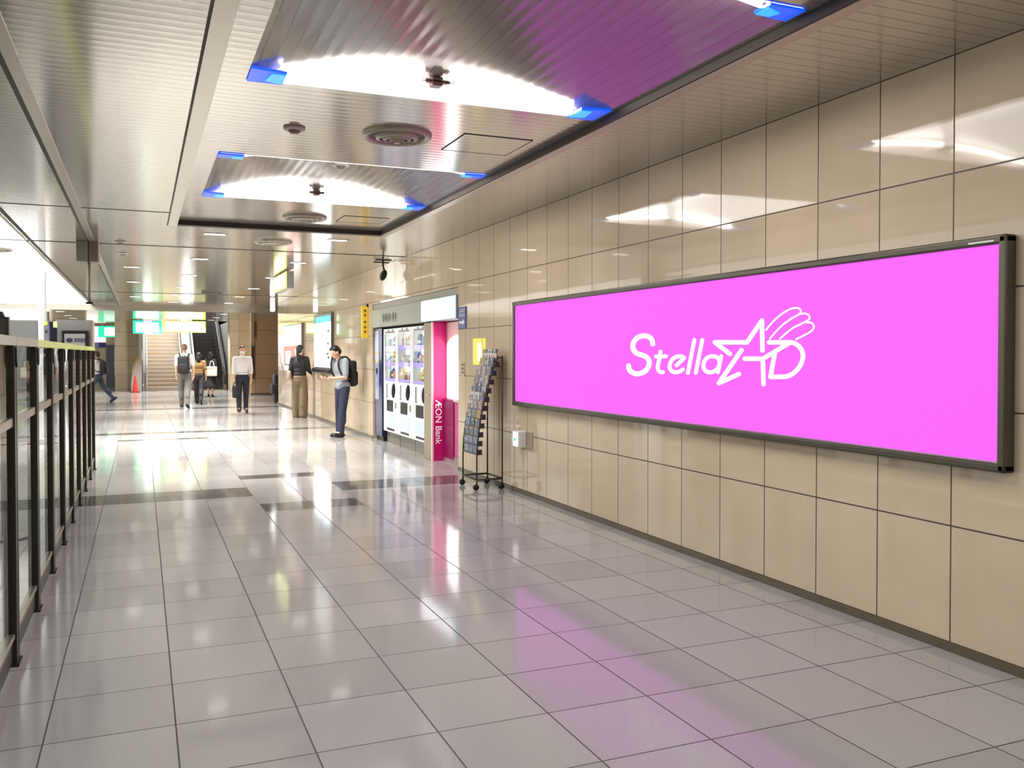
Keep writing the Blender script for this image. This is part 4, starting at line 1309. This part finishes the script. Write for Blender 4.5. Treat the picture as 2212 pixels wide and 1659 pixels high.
r = thing('blue_wall_sign', 'blue strip sign on the far left wall above the walking person', 'sign', (-1.7, 44.39, 2.05))
S = local(r)
p0, p1 = at_y(203, 740, 44.37), at_y(228, 751, 44.37)
MB().box((p0.x, 44.36, p1.z), (p1.x, 44.398, p0.z)).xf(S).build('strip', mat('strip_blue', srgb(52, 84, 160), 0.4), r)
MB().box((p0.x, 44.355, p1.z), (p0.x + 0.2, 44.362, p0.z)).xf(S).build('pale_end', mat('strip_pale', srgb(176, 180, 226), 0.4), r)
r = thing('lit_wall_panel', 'white lit wall panel above the blue strip at far left', 'lit panel', (-1.7, 44.39, 2.5))
S = local(r)
p0, p1 = at_y(203, 705, 44.37), at_y(228, 739, 44.37)
MB().box((p0.x - 0.3, 44.36, p1.z), (p1.x, 44.398, p0.z)).xf(S).build('panel', mat('panel_lit', (1, 1, 1, 1), 0.4, emit=1.6, ecol=(1, 0.97, 0.9, 1)), r)
MB().box((p0.x - 0.32, 44.35, p0.z), (p1.x + 0.02, 44.398, p0.z + 0.04)).xf(S).build('panel_edge', M_TRIM, r)
r = bpy.data.objects.new('door_1', None)
COL.objects.link(r)
struct(r)
p0, p1 = at_y(229, 745, 44.36), at_y(251, 760, 44.36)
MB().box((p0.x, 44.33, 0), (p1.x, 44.395, p0.z)).build('door_panel', mat('door_blue_grey', srgb(110, 112, 130), 0.35), r)
MB().box((p0.x + 0.35, 44.32, 0.5), (p1.x, 44.34, p0.z - 0.1)).build('door_glass', mat('door_pane', srgb(190, 200, 230), 0.2, emit=0.25, ecol=srgb(200, 210, 240)), r)

r = thing('wall_slot_panel', 'tall narrow dark recess panel left of the brown far wall', 'panel', (3.83, 33.96, 1.3))
S = local(r)
p0, p1 = at_y(538, 748, 33.97), at_y(545, 818, 33.97)
MB().box((3.76, 33.955, at_y(545, 818, 33.97).z), (3.76 + 0.10, 33.99, at_y(540, 748, 33.97).z)).xf(S).build('dark_strip', mat('slot_dark', srgb(72, 52, 32), 0.5), r)
MB().box((3.86, 33.955, at_y(550, 730, 33.97).z), (3.94, 33.99, at_y(550, 694, 33.97).z)).xf(S).build('upper_strip', mat('slot_brown', srgb(92, 68, 44), 0.5), r)
r = thing('suitcase', 'dark navy bag at the far end of the right wall', 'bag', (3.95, 27.9, 0))
S = local(r)
MB().rbox((3.66, 27.8, 0.28), (4.05, 28.2, 0.62), 0.06, 3).rbox((3.74, 27.82, 0.05), (4.05, 28.18, 0.9), 0.05, 3).xf(S).build('bag_body', mat('bag_navy', srgb(40, 38, 50), 0.5), r, False)
MB().tube([(3.82, 28.0, 0.9), (3.82, 28.0, 1.0), (3.98, 28.0, 1.0), (3.98, 28.0, 0.9)], 0.012, 8).xf(S).build('bag_handle', M_BLACK, r)
for x in (3.80, 3.98):
    MB().lathe([(0, 0), (0.03, 0.005), (0.03, 0.05), (0, 0.055)], (x, 28.0, 0), 12).xf(S).build('bag_wheel', M_BLACK, r)
# ---------------------------------------------------------------- people
SKIN = srgb(214, 170, 142)


def fused(mb, voxel, name, m, parent, smooth=2):
    """Union of overlapping closed shapes as one continuous smooth skin."""
    me = bpy.data.meshes.new('tmp')
    mb.bm.to_mesh(me)
    mb.bm.free()
    o = bpy.data.objects.new('tmp', me)
    COL.objects.link(o)
    md = o.modifiers.new('r', 'REMESH')
    md.mode = 'VOXEL'
    md.voxel_size = voxel
    sm = o.modifiers.new('s', 'SMOOTH')
    sm.factor = 0.5
    sm.iterations = smooth
    dg = bpy.context.evaluated_depsgraph_get()
    res = bpy.data.meshes.new_from_object(o.evaluated_get(dg))
    bpy.data.objects.remove(o)
    bpy.data.meshes.remove(me)
    for p in res.polygons:
        p.use_smooth = True
    res.name = name
    res.materials.clear()
    res.materials.append(m)
    q = bpy.data.objects.new(name, res)
    COL.objects.link(q)
    q.parent = parent
    return q


def person(label, u, v, rotz, H, legs, arms, top, bottom, hair, lean=0.0, head=(0.0, 0.0), sleeve='short', skirt=None, mask=False, shoe=None, wide=1.0, feet_at=None, tucked=True, female=False):
    """legs: ((thigh, knee) left, right) in degrees, thigh forward; arms: ((pitch, out, bend, inward) left, right)."""
    g = feet_at or on_floor(u, v)
    r = thing('person', label, 'person', (g.x, g.y, 0), rotz)
    s = H / 1.72
    D = math.radians
    # legs
    HZ = 0.90
    chains = []
    for side, (th, kn) in zip((-1, 1), legs):
        hip = Vector((side * 0.088, 0, HZ))
        a, c = D(th), D(th - kn)
        knee = hip + Vector((side * 0.012, math.sin(a), -math.cos(a) * 1.0)) * 0.42
        ank = knee + Vector((0, math.sin(c), -math.cos(c))) * 0.405
        ft = D(th - kn)
        toe = ank + Vector((side * 0.02, math.cos(ft) * 0.155, math.sin(ft) * 0.155 - 0.055 * math.cos(ft)))
        heel = ank + Vector((0, -0.045 * math.cos(ft) + 0.05 * math.sin(ft), -0.055 - 0.03 * math.sin(ft)))
        chains.append((hip, knee, ank, toe, heel))
    low = min(min(c[3].z, c[4].z) for c in chains) - 0.032
    dz = Vector((0, 0, -low))
    P = lambda q: (Vector(q) + dz) * s
    lm = Matrix.Rotation(-D(lean), 3, 'X')

    def U(q):                                    # upper body leans about the hips
        q = Vector(q)
        c = Vector((0, 0, HZ + 0.02))
        return P(c + lm @ (q - c))
    sw = 0.165 if female else 0.185
    skel_arms = []
    for side, (pi, out, be, inn) in zip((-1, 1), arms):
        sh = Vector((side * sw, 0, 1.395))
        a, o = D(pi), D(out)
        d1 = Vector((side * math.sin(o), math.sin(a) * math.cos(o), -math.cos(a) * math.cos(o)))
        el = sh + d1 * 0.285
        b_, i_ = D(pi + be), D(inn)
        d2 = Vector((-side * math.sin(i_), math.sin(b_) * math.cos(i_), -math.cos(b_) * math.cos(i_)))
        wr = el + d2 * 0.245
        skel_arms.append((sh, el, wr, d2, side))
    hp, ht = D(head[0]), D(head[1])
    hm = Matrix.Rotation(ht, 3, 'Z') @ Matrix.Rotation(-hp, 3, 'X')
    nb = Vector((0, -0.005, 1.46))

    def Hd(q):
        return U(nb + hm @ (Vector(q) - nb))
    rot_u = lm
    rot_h = lm @ hm
    e = lambda mb, c, rr, rot, f=U: mb.ell(f(c), [x * s for x in rr], rot)
    cp = lambda mb, a, ra, b, rb: mb.cap(a, ra * s, b, rb * s)
    # --- body
    m = MB()
    e(m, (0, 0.0, 1.27), (0.155, 0.10, 0.19), rot_u)
    e(m, (0, 0.005, 1.06), (0.132, 0.095, 0.17), rot_u)
    e(m, (0, -0.01, 0.93), (0.158, 0.112, 0.12), None, P)
    cp(m, U((-sw, 0, 1.395)), 0.055, U((sw, 0, 1.395)), 0.055)
    cp(m, U((0, -0.005, 1.40)), 0.062, Hd((0, 0.005, 1.53)), 0.052)
    e(m, (0, 0.01, 1.625), (0.074, 0.092, 0.098), rot_h, Hd)
    e(m, (0, 0.035, 1.565), (0.056, 0.062, 0.066), rot_h, Hd)
    e(m, (0, 0.105, 1.600), (0.013, 0.020, 0.022), rot_h, Hd)
    e(m, (0, 0.095, 1.552), (0.024, 0.012, 0.010), rot_h, Hd)
    for sd in (-1, 1):
        e(m, (sd * 0.076, 0.005, 1.605), (0.010, 0.020, 0.032), rot_h, Hd)
    for hip, knee, ank, toe, heel in chains:
        cp(m, P(hip), 0.082, P(knee), 0.053)
        cp(m, P(knee), 0.053, P(knee.lerp(ank, 0.35) + Vector((0, -0.012, 0))), 0.052)
        cp(m, P(knee.lerp(ank, 0.3)), 0.052, P(ank), 0.036)
        cp(m, P(ank), 0.036, P(toe), 0.030)
        cp(m, P(heel), 0.030, P(toe), 0.028)
    hands = []
    for sh, el, wr, d2, side in skel_arms:
        cp(m, U(sh), 0.052, U(el), 0.039)
        cp(m, U(el), 0.039, U(wr), 0.026)
        lat = Vector((0, 1, 0)) - d2 * d2.y                         # knuckle row runs fore and aft
        if lat.length < 0.3:
            lat = Vector((-side, 0, 0)) - d2 * (-side * d2.x)
        lat.normalize()
        nrm = d2.cross(lat) * (-side)
        if nrm.x * side > 0 and abs(nrm.x) > 0.3:
            nrm = -nrm
        pc = wr + d2 * 0.05
        cp(m, U(wr), 0.025, U(pc + lat * 0.012), 0.027)
        cp(m, U(pc - lat * 0.018), 0.018, U(pc + d2 * 0.035 - lat * 0.020), 0.014)
        cp(m, U(pc + lat * 0.018), 0.018, U(pc + d2 * 0.035 + lat * 0.022), 0.014)
        for q, (off, L) in enumerate(((0.033, 0.070), (0.011, 0.078), (-0.011, 0.072), (-0.031, 0.056))):
            k0 = wr + d2 * 0.088 + lat * off
            k1 = k0 + (d2 * 0.85 + nrm * 0.5).normalized() * L * 0.5
            k2 = k1 + (d2 * 0.35 + nrm * 0.95).normalized() * L * 0.5
            cp(m, U(k0), 0.0095, U(k1), 0.0088)
            cp(m, U(k1), 0.0088, U(k2), 0.0078)
        t0 = wr + d2 * 0.035 + lat * 0.028
        t1 = t0 + (d2 * 0.55 + lat * 0.6 + nrm * 0.3).normalized() * 0.042
        t2 = t1 + (d2 * 0.8 + lat * 0.1 + nrm * 0.5).normalized() * 0.03
        cp(m, U(t0), 0.012, U(t1), 0.0105)
        cp(m, U(t1), 0.0105, U(t2), 0.009)
        hands.append(U(wr + d2 * 0.10 + nrm * 0.02))
    m_skin = mat('skin', SKIN, 0.55)
    body = fused(m, 0.0075, 'body', m_skin, r, 2)
    # --- eyes, mask
    for sd in (-1, 1):
        k = MB()
        k.ell(Hd((sd * 0.030, 0.093, 1.625)), [0.010 * s, 0.006 * s, 0.005 * s], rot_h)
        k.build('eye', mat('eye_dark', srgb(40, 28, 24), 0.3), r, True)
    if mask:
        k = MB()
        k.ell(Hd((0, 0.06, 1.568)), [0.062 * s, 0.066 * s, 0.050 * s], rot_h)
        k.build('face_mask', mat('mask_white', srgb(240, 240, 240), 0.6), r, True)
    # --- hair
    h = MB()
    hk, hcol = hair
    e(h, (0, -0.018, 1.650), (0.084, 0.094, 0.092), rot_h, Hd)
    if hk == 'short':
        e(h, (0, -0.05, 1.60), (0.074, 0.066, 0.075), rot_h, Hd)
        e(h, (0.01, 0.022, 1.700), (0.068, 0.054, 0.036), rot_h, Hd)
    elif hk == 'long':
        e(h, (0, -0.045, 1.60), (0.086, 0.072, 0.11), rot_h, Hd)
        e(h, (0, -0.075, 1.50), (0.088, 0.050, 0.14), rot_h, Hd)
        e(h, (0, 0.03, 1.69), (0.068, 0.055, 0.040), rot_h, Hd)
    elif hk == 'tail':
        e(h, (0, -0.05, 1.60), (0.076, 0.066, 0.075), rot_h, Hd)
        cp(h, Hd((0, -0.10, 1.66)), 0.034, Hd((0, -0.125, 1.52)), 0.040)
        cp(h, Hd((0, -0.125, 1.52)), 0.040, Hd((0.0, -0.10, 1.36)), 0.016)
        e(h, (0, 0.03, 1.69), (0.066, 0.054, 0.038), rot_h, Hd)
    elif hk == 'cropped':
        pass
    fused(h, 0.012, 'hair', mat('hair_' + hk + str(int(hcol[0] * 1000)), hcol, 0.45), r, 2)
    # --- top
    t = MB()
    x = 0.016
    e(t, (0, 0.0, 1.27), (0.158 + x, 0.105 + x, 0.185), rot_u)
    e(t, (0, 0.0, 1.10), (0.142 + x, 0.100 + x, 0.18), rot_u)
    if not tucked:
        e(t, (0, -0.008, 0.95), (0.165 + x, 0.118 + x, 0.11), rot_u)
    else:
        e(t, (0, -0.005, 1.02), (0.150 + x, 0.108 + x, 0.09), rot_u)
    cp(t, U((-sw, 0, 1.395)), 0.066, U((sw, 0, 1.395)), 0.066)
    cp(t, U((0, -0.005, 1.40)), 0.076, U((0, -0.002, 1.455)), 0.064)
    for sh, el, wr, d2, side in skel_arms:
        if sleeve == 'short':
            cp(t, U(sh), 0.068, U(sh.lerp(el, 0.8)), 0.060)
        elif sleeve == 'rolled':
            cp(t, U(sh), 0.066, U(el), 0.055)
            cp(t, U(el), 0.055, U(el.lerp(wr, 0.35)), 0.050)
        else:
            cp(t, U(sh), 0.066, U(el), 0.054)
            cp(t, U(el), 0.054, U(el.lerp(wr, 0.9)), 0.042)
    fused(t, 0.012, 'top', top, r, 3)
    if mask or hk == 'short' and top.name.startswith('shirt'):
        k = MB()
        k.lathe([(0.066 * s, 0), (0.070 * s, 0.012 * s), (0.064 * s, 0.036 * s), (0.058 * s, 0.034 * s), (0.060 * s, 0)], U((0, 0.0, 1.452)), 24)
        k.build('collar', top, r, True)
    # --- bottom
    t = MB()
    e(t, (0, -0.01, 0.95), (0.168, 0.124, 0.11), None, P)
    if skirt is None:
        for hip, knee, ank, toe, heel in chains:
            cp(t, P(hip), 0.098, P(knee), 0.076 * wide)
            cp(t, P(knee), 0.074 * wide, P(knee.lerp(ank, 0.5) + Vector((0, -0.012, 0))), 0.072 * wide)
            cp(t, P(hip.lerp(Vector((0, -0.01, 0.86)), 0.5)), 0.088, P(hip.lerp(knee, 0.25)), 0.088)
            cp(t, P(knee), 0.076 * wide, P(ank + Vector((0, 0.01, -0.038))), 0.060 * wide * (1.12 if wide > 1.2 else 1))
        e(t, (0, -0.012, 0.875), (0.155, 0.118, 0.10), None, P)
        fused(t, 0.012, 'trousers', bottom, r, 3)
        k = MB().ell(P((0, -0.006, 1.035)), [0.170 * s, 0.126 * s, 0.020 * s])
        k.build('belt', mat('belt_black', srgb(30, 26, 24), 0.4), r, True)
    else:
        zt, zb, rb = 0.98, skirt[0], skirt[1]
        k = MB()
        n = 40
        rows = []
        for q in range(9):
            f_ = q / 8
            z = zt + (zb - zt) * f_
            rx = (0.165 + (rb - 0.165) * f_ ** 0.8)
            ry = (0.125 + (rb * 0.92 - 0.125) * f_ ** 0.8)
            rows.append([k.bm.verts.new(P((rx * math.cos(a) * (1 + 0.05 * f_ * math.sin(9 * a)), -0.01 + ry * math.sin(a) * (1 + 0.05 * f_ * math.sin(9 * a)), z))) for a in [2 * PI * j / n for j in range(n)]])
        for a, c in zip(rows, rows[1:]):
            for j in range(n):
                k.bm.faces.new((a[j], a[(j + 1) % n], c[(j + 1) % n], c[j]))
        k.bm.faces.new(rows[0])
        k.bm.faces.new(list(reversed(rows[-1])))
        bmesh.ops.recalc_face_normals(k.bm, faces=list(k.bm.faces))
        k.build('skirt', bottom, r, True)
    # --- shoes
    for hip, knee, ank, toe, heel in chains:
        k = MB()
        cp(k, P(heel + Vector((0, 0, 0.004))), 0.040, P(heel.lerp(toe, 0.55)), 0.042)
        cp(k, P(heel.lerp(toe, 0.5)), 0.042, P(toe), 0.034)
        cp(k, P(ank - Vector((0, 0, 0.012))), 0.043, P(heel.lerp(toe, 0.3)), 0.042)
        cp(k, P(ank - Vector((0, 0, 0.028))), 0.047, P(toe), 0.037)
        fused(k, 0.010, 'shoe', shoe or mat('shoe_black', srgb(26, 24, 24), 0.4), r, 2)
    W = Matrix.Translation((g.x, g.y, 0)) @ Matrix.Rotation(rotz, 4, 'Z')
    return r, W, U, hands, s


def backpack(label, W, U, s, colr, big=1.0, side_sling=False):
    c = U((0, -0.19, 1.20))
    loc = W @ c
    ang = W.to_euler().z
    r = thing('backpack', label, 'backpack', loc, ang)
    mt = mat('backpack_black', colr, 0.6)
    MB().rbox((-0.15 * s, -0.085 * s, -0.24 * s * big), (0.15 * s, 0.065 * s, 0.20 * s), 0.05 * s, 3).build('main_pouch', mt, r, True)
    MB().rbox((-0.115 * s, -0.125 * s, -0.22 * s * big), (0.115 * s, -0.07 * s, 0.0), 0.03 * s, 3).build('front_pocket', mt, r, True)
    for sd in (-1, 1):
        pts = [(sd * 0.10 * s, 0.05 * s, 0.16 * s), (sd * 0.12 * s, 0.14 * s, 0.265 * s), (sd * 0.125 * s, 0.29 * s, 0.24 * s), (sd * 0.13 * s, 0.325 * s, 0.10 * s), (sd * 0.165 * s, 0.25 * s, -0.08 * s), (sd * 0.14 * s, 0.05 * s, -0.16 * s)]
        MB().tube(crom3(pts), 0.017 * s, 8).build('strap', mt, r, True)
    MB().tube([(-0.03 * s, 0, 0.19 * s), (-0.02 * s, 0, 0.235 * s), (0.02 * s, 0, 0.235 * s), (0.03 * s, 0, 0.19 * s)], 0.008 * s, 8).build('grab_loop', mt, r, True)
    return r


def crom3(pts, n=6):
    P = [Vector(p) for p in pts]
    P = [P[0]] + P + [P[-1]]
    out = []
    for i in range(1, len(P) - 2):
        p0, p1, p2, p3 = P[i - 1:i + 3]
        for k in range(n):
            t = k / n
            out.append(0.5 * (2 * p1 + (p2 - p0) * t + (2 * p0 - 5 * p1 + 4 * p2 - p3) * t * t + (3 * p1 - p0 - 3 * p2 + p3) * t ** 3))
    out.append(P[-1])
    return out


def hand_bag(name, label, cat, at, ang, w, h, d, m, strap=0.12):
    """A bag whose handle loop hangs from the point `at`."""
    r = thing(name, label, cat, at, ang)
    MB().rbox((-d / 2, -w / 2, -strap - h), (d / 2, w / 2, -strap), min(d, h) * 0.25, 3).build('bag_body', m, r, True)
    for sx in (-1, 1):
        MB().tube(crom3([(sx * d * 0.3, -w * 0.22, -strap - 0.01), (sx * d * 0.15, -w * 0.14, -0.02), (0, 0, 0.004), (sx * d * 0.15, w * 0.14, -0.02), (sx * d * 0.3, w * 0.22, -strap - 0.01)]), 0.009, 8).build('handle', m, r, True)
    MB().box((-d / 2 - 0.003, -w * 0.45, -strap - h * 0.25), (d / 2 + 0.003, w * 0.45, -strap - h * 0.23)).build('seam', M_BLACK, r)
    return r


C_WHITE = mat('shirt_white_cotton', srgb(240, 238, 238), 0.7)
C_GREYT = mat('trousers_grey', srgb(108, 106, 100), 0.7)
C_NAVYT = mat('trousers_navy', srgb(28, 30, 44), 0.7)
C_JEANS = mat('jeans_blue', srgb(52, 66, 88), 0.7)
C_DJEANS = mat('jeans_dark', srgb(34, 42, 66), 0.7)
C_BROWNTOP = mat('top_ochre_brown', srgb(128, 96, 52), 0.7)
C_BLACK = mat('cloth_black', srgb(28, 26, 28), 0.7)
C_OLIVE = mat('trousers_olive_brown', srgb(128, 112, 84), 0.7)
C_GREYSH = mat('shirt_grey_cotton', srgb(150, 156, 162), 0.7)
HB = srgb(24, 20, 20)
BLK = srgb(24, 24, 26)
Z0 = PI / 2

# walker at the far left, heading left
r, W, U, hands, s = person('person in white shirt and jeans striding left past the fence end, black backpack', 212, 870, PI / 2 - 0.25, 1.64,
                           ((28, 8), (-24, 22)), ((28, 4, 18, 0), (-22, 4, 22, 0)), C_WHITE, C_JEANS, ('short', srgb(52, 34, 26)), lean=4)
backpack('black backpack on the person striding left by the fence end', W, U, s, BLK)

# man with the sling bag, seen from behind
r, W, U, hands, s = person('person with fair hair, white shirt and grey trousers, seen from behind', 399, 882, -0.15, 1.76,
                           ((11, 2), (-15, 6)), ((4, 6, 8, 0), (-6, 10, 12, 0)), C_WHITE, C_GREYT, ('cropped', srgb(150, 124, 92)), sleeve='short')
backpack('black backpack worn by the fair haired person in grey trousers', W, U, s, BLK, 1.15)

# woman in ochre top
r, W, U, hands, s = person('person in ochre brown top and black trousers walking away near the escalator', 430, 873, -0.2, 1.56,
                           ((14, 4), (-16, 18)), ((6, 8, 10, 0), (-4, 10, 16, 0)), C_BROWNTOP, C_BLACK, ('long', HB), sleeve='short', female=True, wide=1.1)
p = W @ hands[0]
hand_bag('hand_bag', 'dark brown hand bag held by the person in the ochre top', 'hand bag', p, 0.2, 0.24, 0.20, 0.10, mat('bag_dark_brown', srgb(58, 40, 34), 0.5), 0.10)

# woman with white tote
r, W, U, hands, s = person('person in black dress and long hair beside the escalator, white bag at back', 455, 858, -0.3, 1.56,
                           ((6, 3), (-6, 6)), ((4, 8, 10, 0), (2, 8, 24, 0)), C_BLACK, C_BLACK, ('long', HB), sleeve='short', skirt=(0.32, 0.27), female=True)
p = W @ U((0.10, -0.20, 1.36))
hand_bag('tote_bag', 'white tote bag on the shoulder of the person in black dress', 'tote bag', p, -0.3 + PI / 2, 0.34, 0.34, 0.10, mat('tote_white', srgb(232, 224, 206), 0.7), 0.18)

# man walking to the viewer
r, W, U, hands, s = person('person in white shirt, face mask and navy trousers walking towards the viewer', 524, 892, PI - 0.05, 1.68,
                           ((-8, 16), (12, 3)), ((-8, 8, 14, 0), (6, 6, 6, 0)), C_WHITE, C_NAVYT, ('short', HB), sleeve='rolled', mask=True)
p = W @ hands[1]
hand_bag('briefcase', 'black briefcase carried by the person walking towards the viewer', 'briefcase', p + Vector((0, 0, 0.01)), PI - 0.05, 0.40, 0.32, 0.13, mat('briefcase_black', srgb(26, 30, 32), 0.45), 0.08)

# woman standing by the lit board
r, W, U, hands, s = person('person in black top and wide olive trousers standing by the lit board', 672, 903, -0.35, 1.70,
                           ((3, 1), (-3, 2)), ((-6, 10, 40, 0), (10, 10, 62, 0)), C_BLACK, C_OLIVE, ('tail', HB), sleeve='long', female=True, wide=1.5, head=(4, -14), feet_at=Vector((3.48, 21.45, 0)))
p = W @ U((-0.235, -0.05, 1.12))
hand_bag('shoulder_bag', 'beige shoulder bag at the hip of the person in olive trousers', 'shoulder bag', p, -0.35, 0.24, 0.20, 0.09, mat('bag_beige', srgb(176, 156, 136), 0.6), 0.02)

# man with the phone leaning by the wall
r, W, U, hands, s = person('person in grey shirt and dark jeans looking down at a phone by the wall', 742, 934, PI / 2 + 0.35, 1.68,
                           ((8, 4), (2, 3)), ((8, 4, 84, 22), (4, 4, 88, 20)), C_GREYSH, C_DJEANS, ('short', HB), lean=6, head=(30, 0), sleeve='short', tucked=False, feet_at=Vector((3.40, 16.2, 0)))
backpack('black backpack of the person looking at a phone by the wall', W, U, s, BLK, 1.2)
p = W @ ((hands[0] + hands[1]) / 2) + Vector((0, 0, 0.03))
ph = thing('smartphone', 'dark smartphone held by the person in the grey shirt', 'smartphone', p, PI / 2 + 0.35)
b = MB().rbox((-0.036, -0.075, -0.005), (0.036, 0.075, 0.005), 0.004)
b.xf(Matrix.Rotation(0.5, 4, 'X')).build('phone_body', M_BLACK, ph)
b = MB().box((-0.032, -0.070, 0.0052), (0.032, 0.070, 0.006))
b.xf(Matrix.Rotation(0.5, 4, 'X')).build('phone_screen', mat('phone_glow', srgb(120, 130, 150), 0.2, emit=0.3, ecol=srgb(150, 170, 200)), ph)
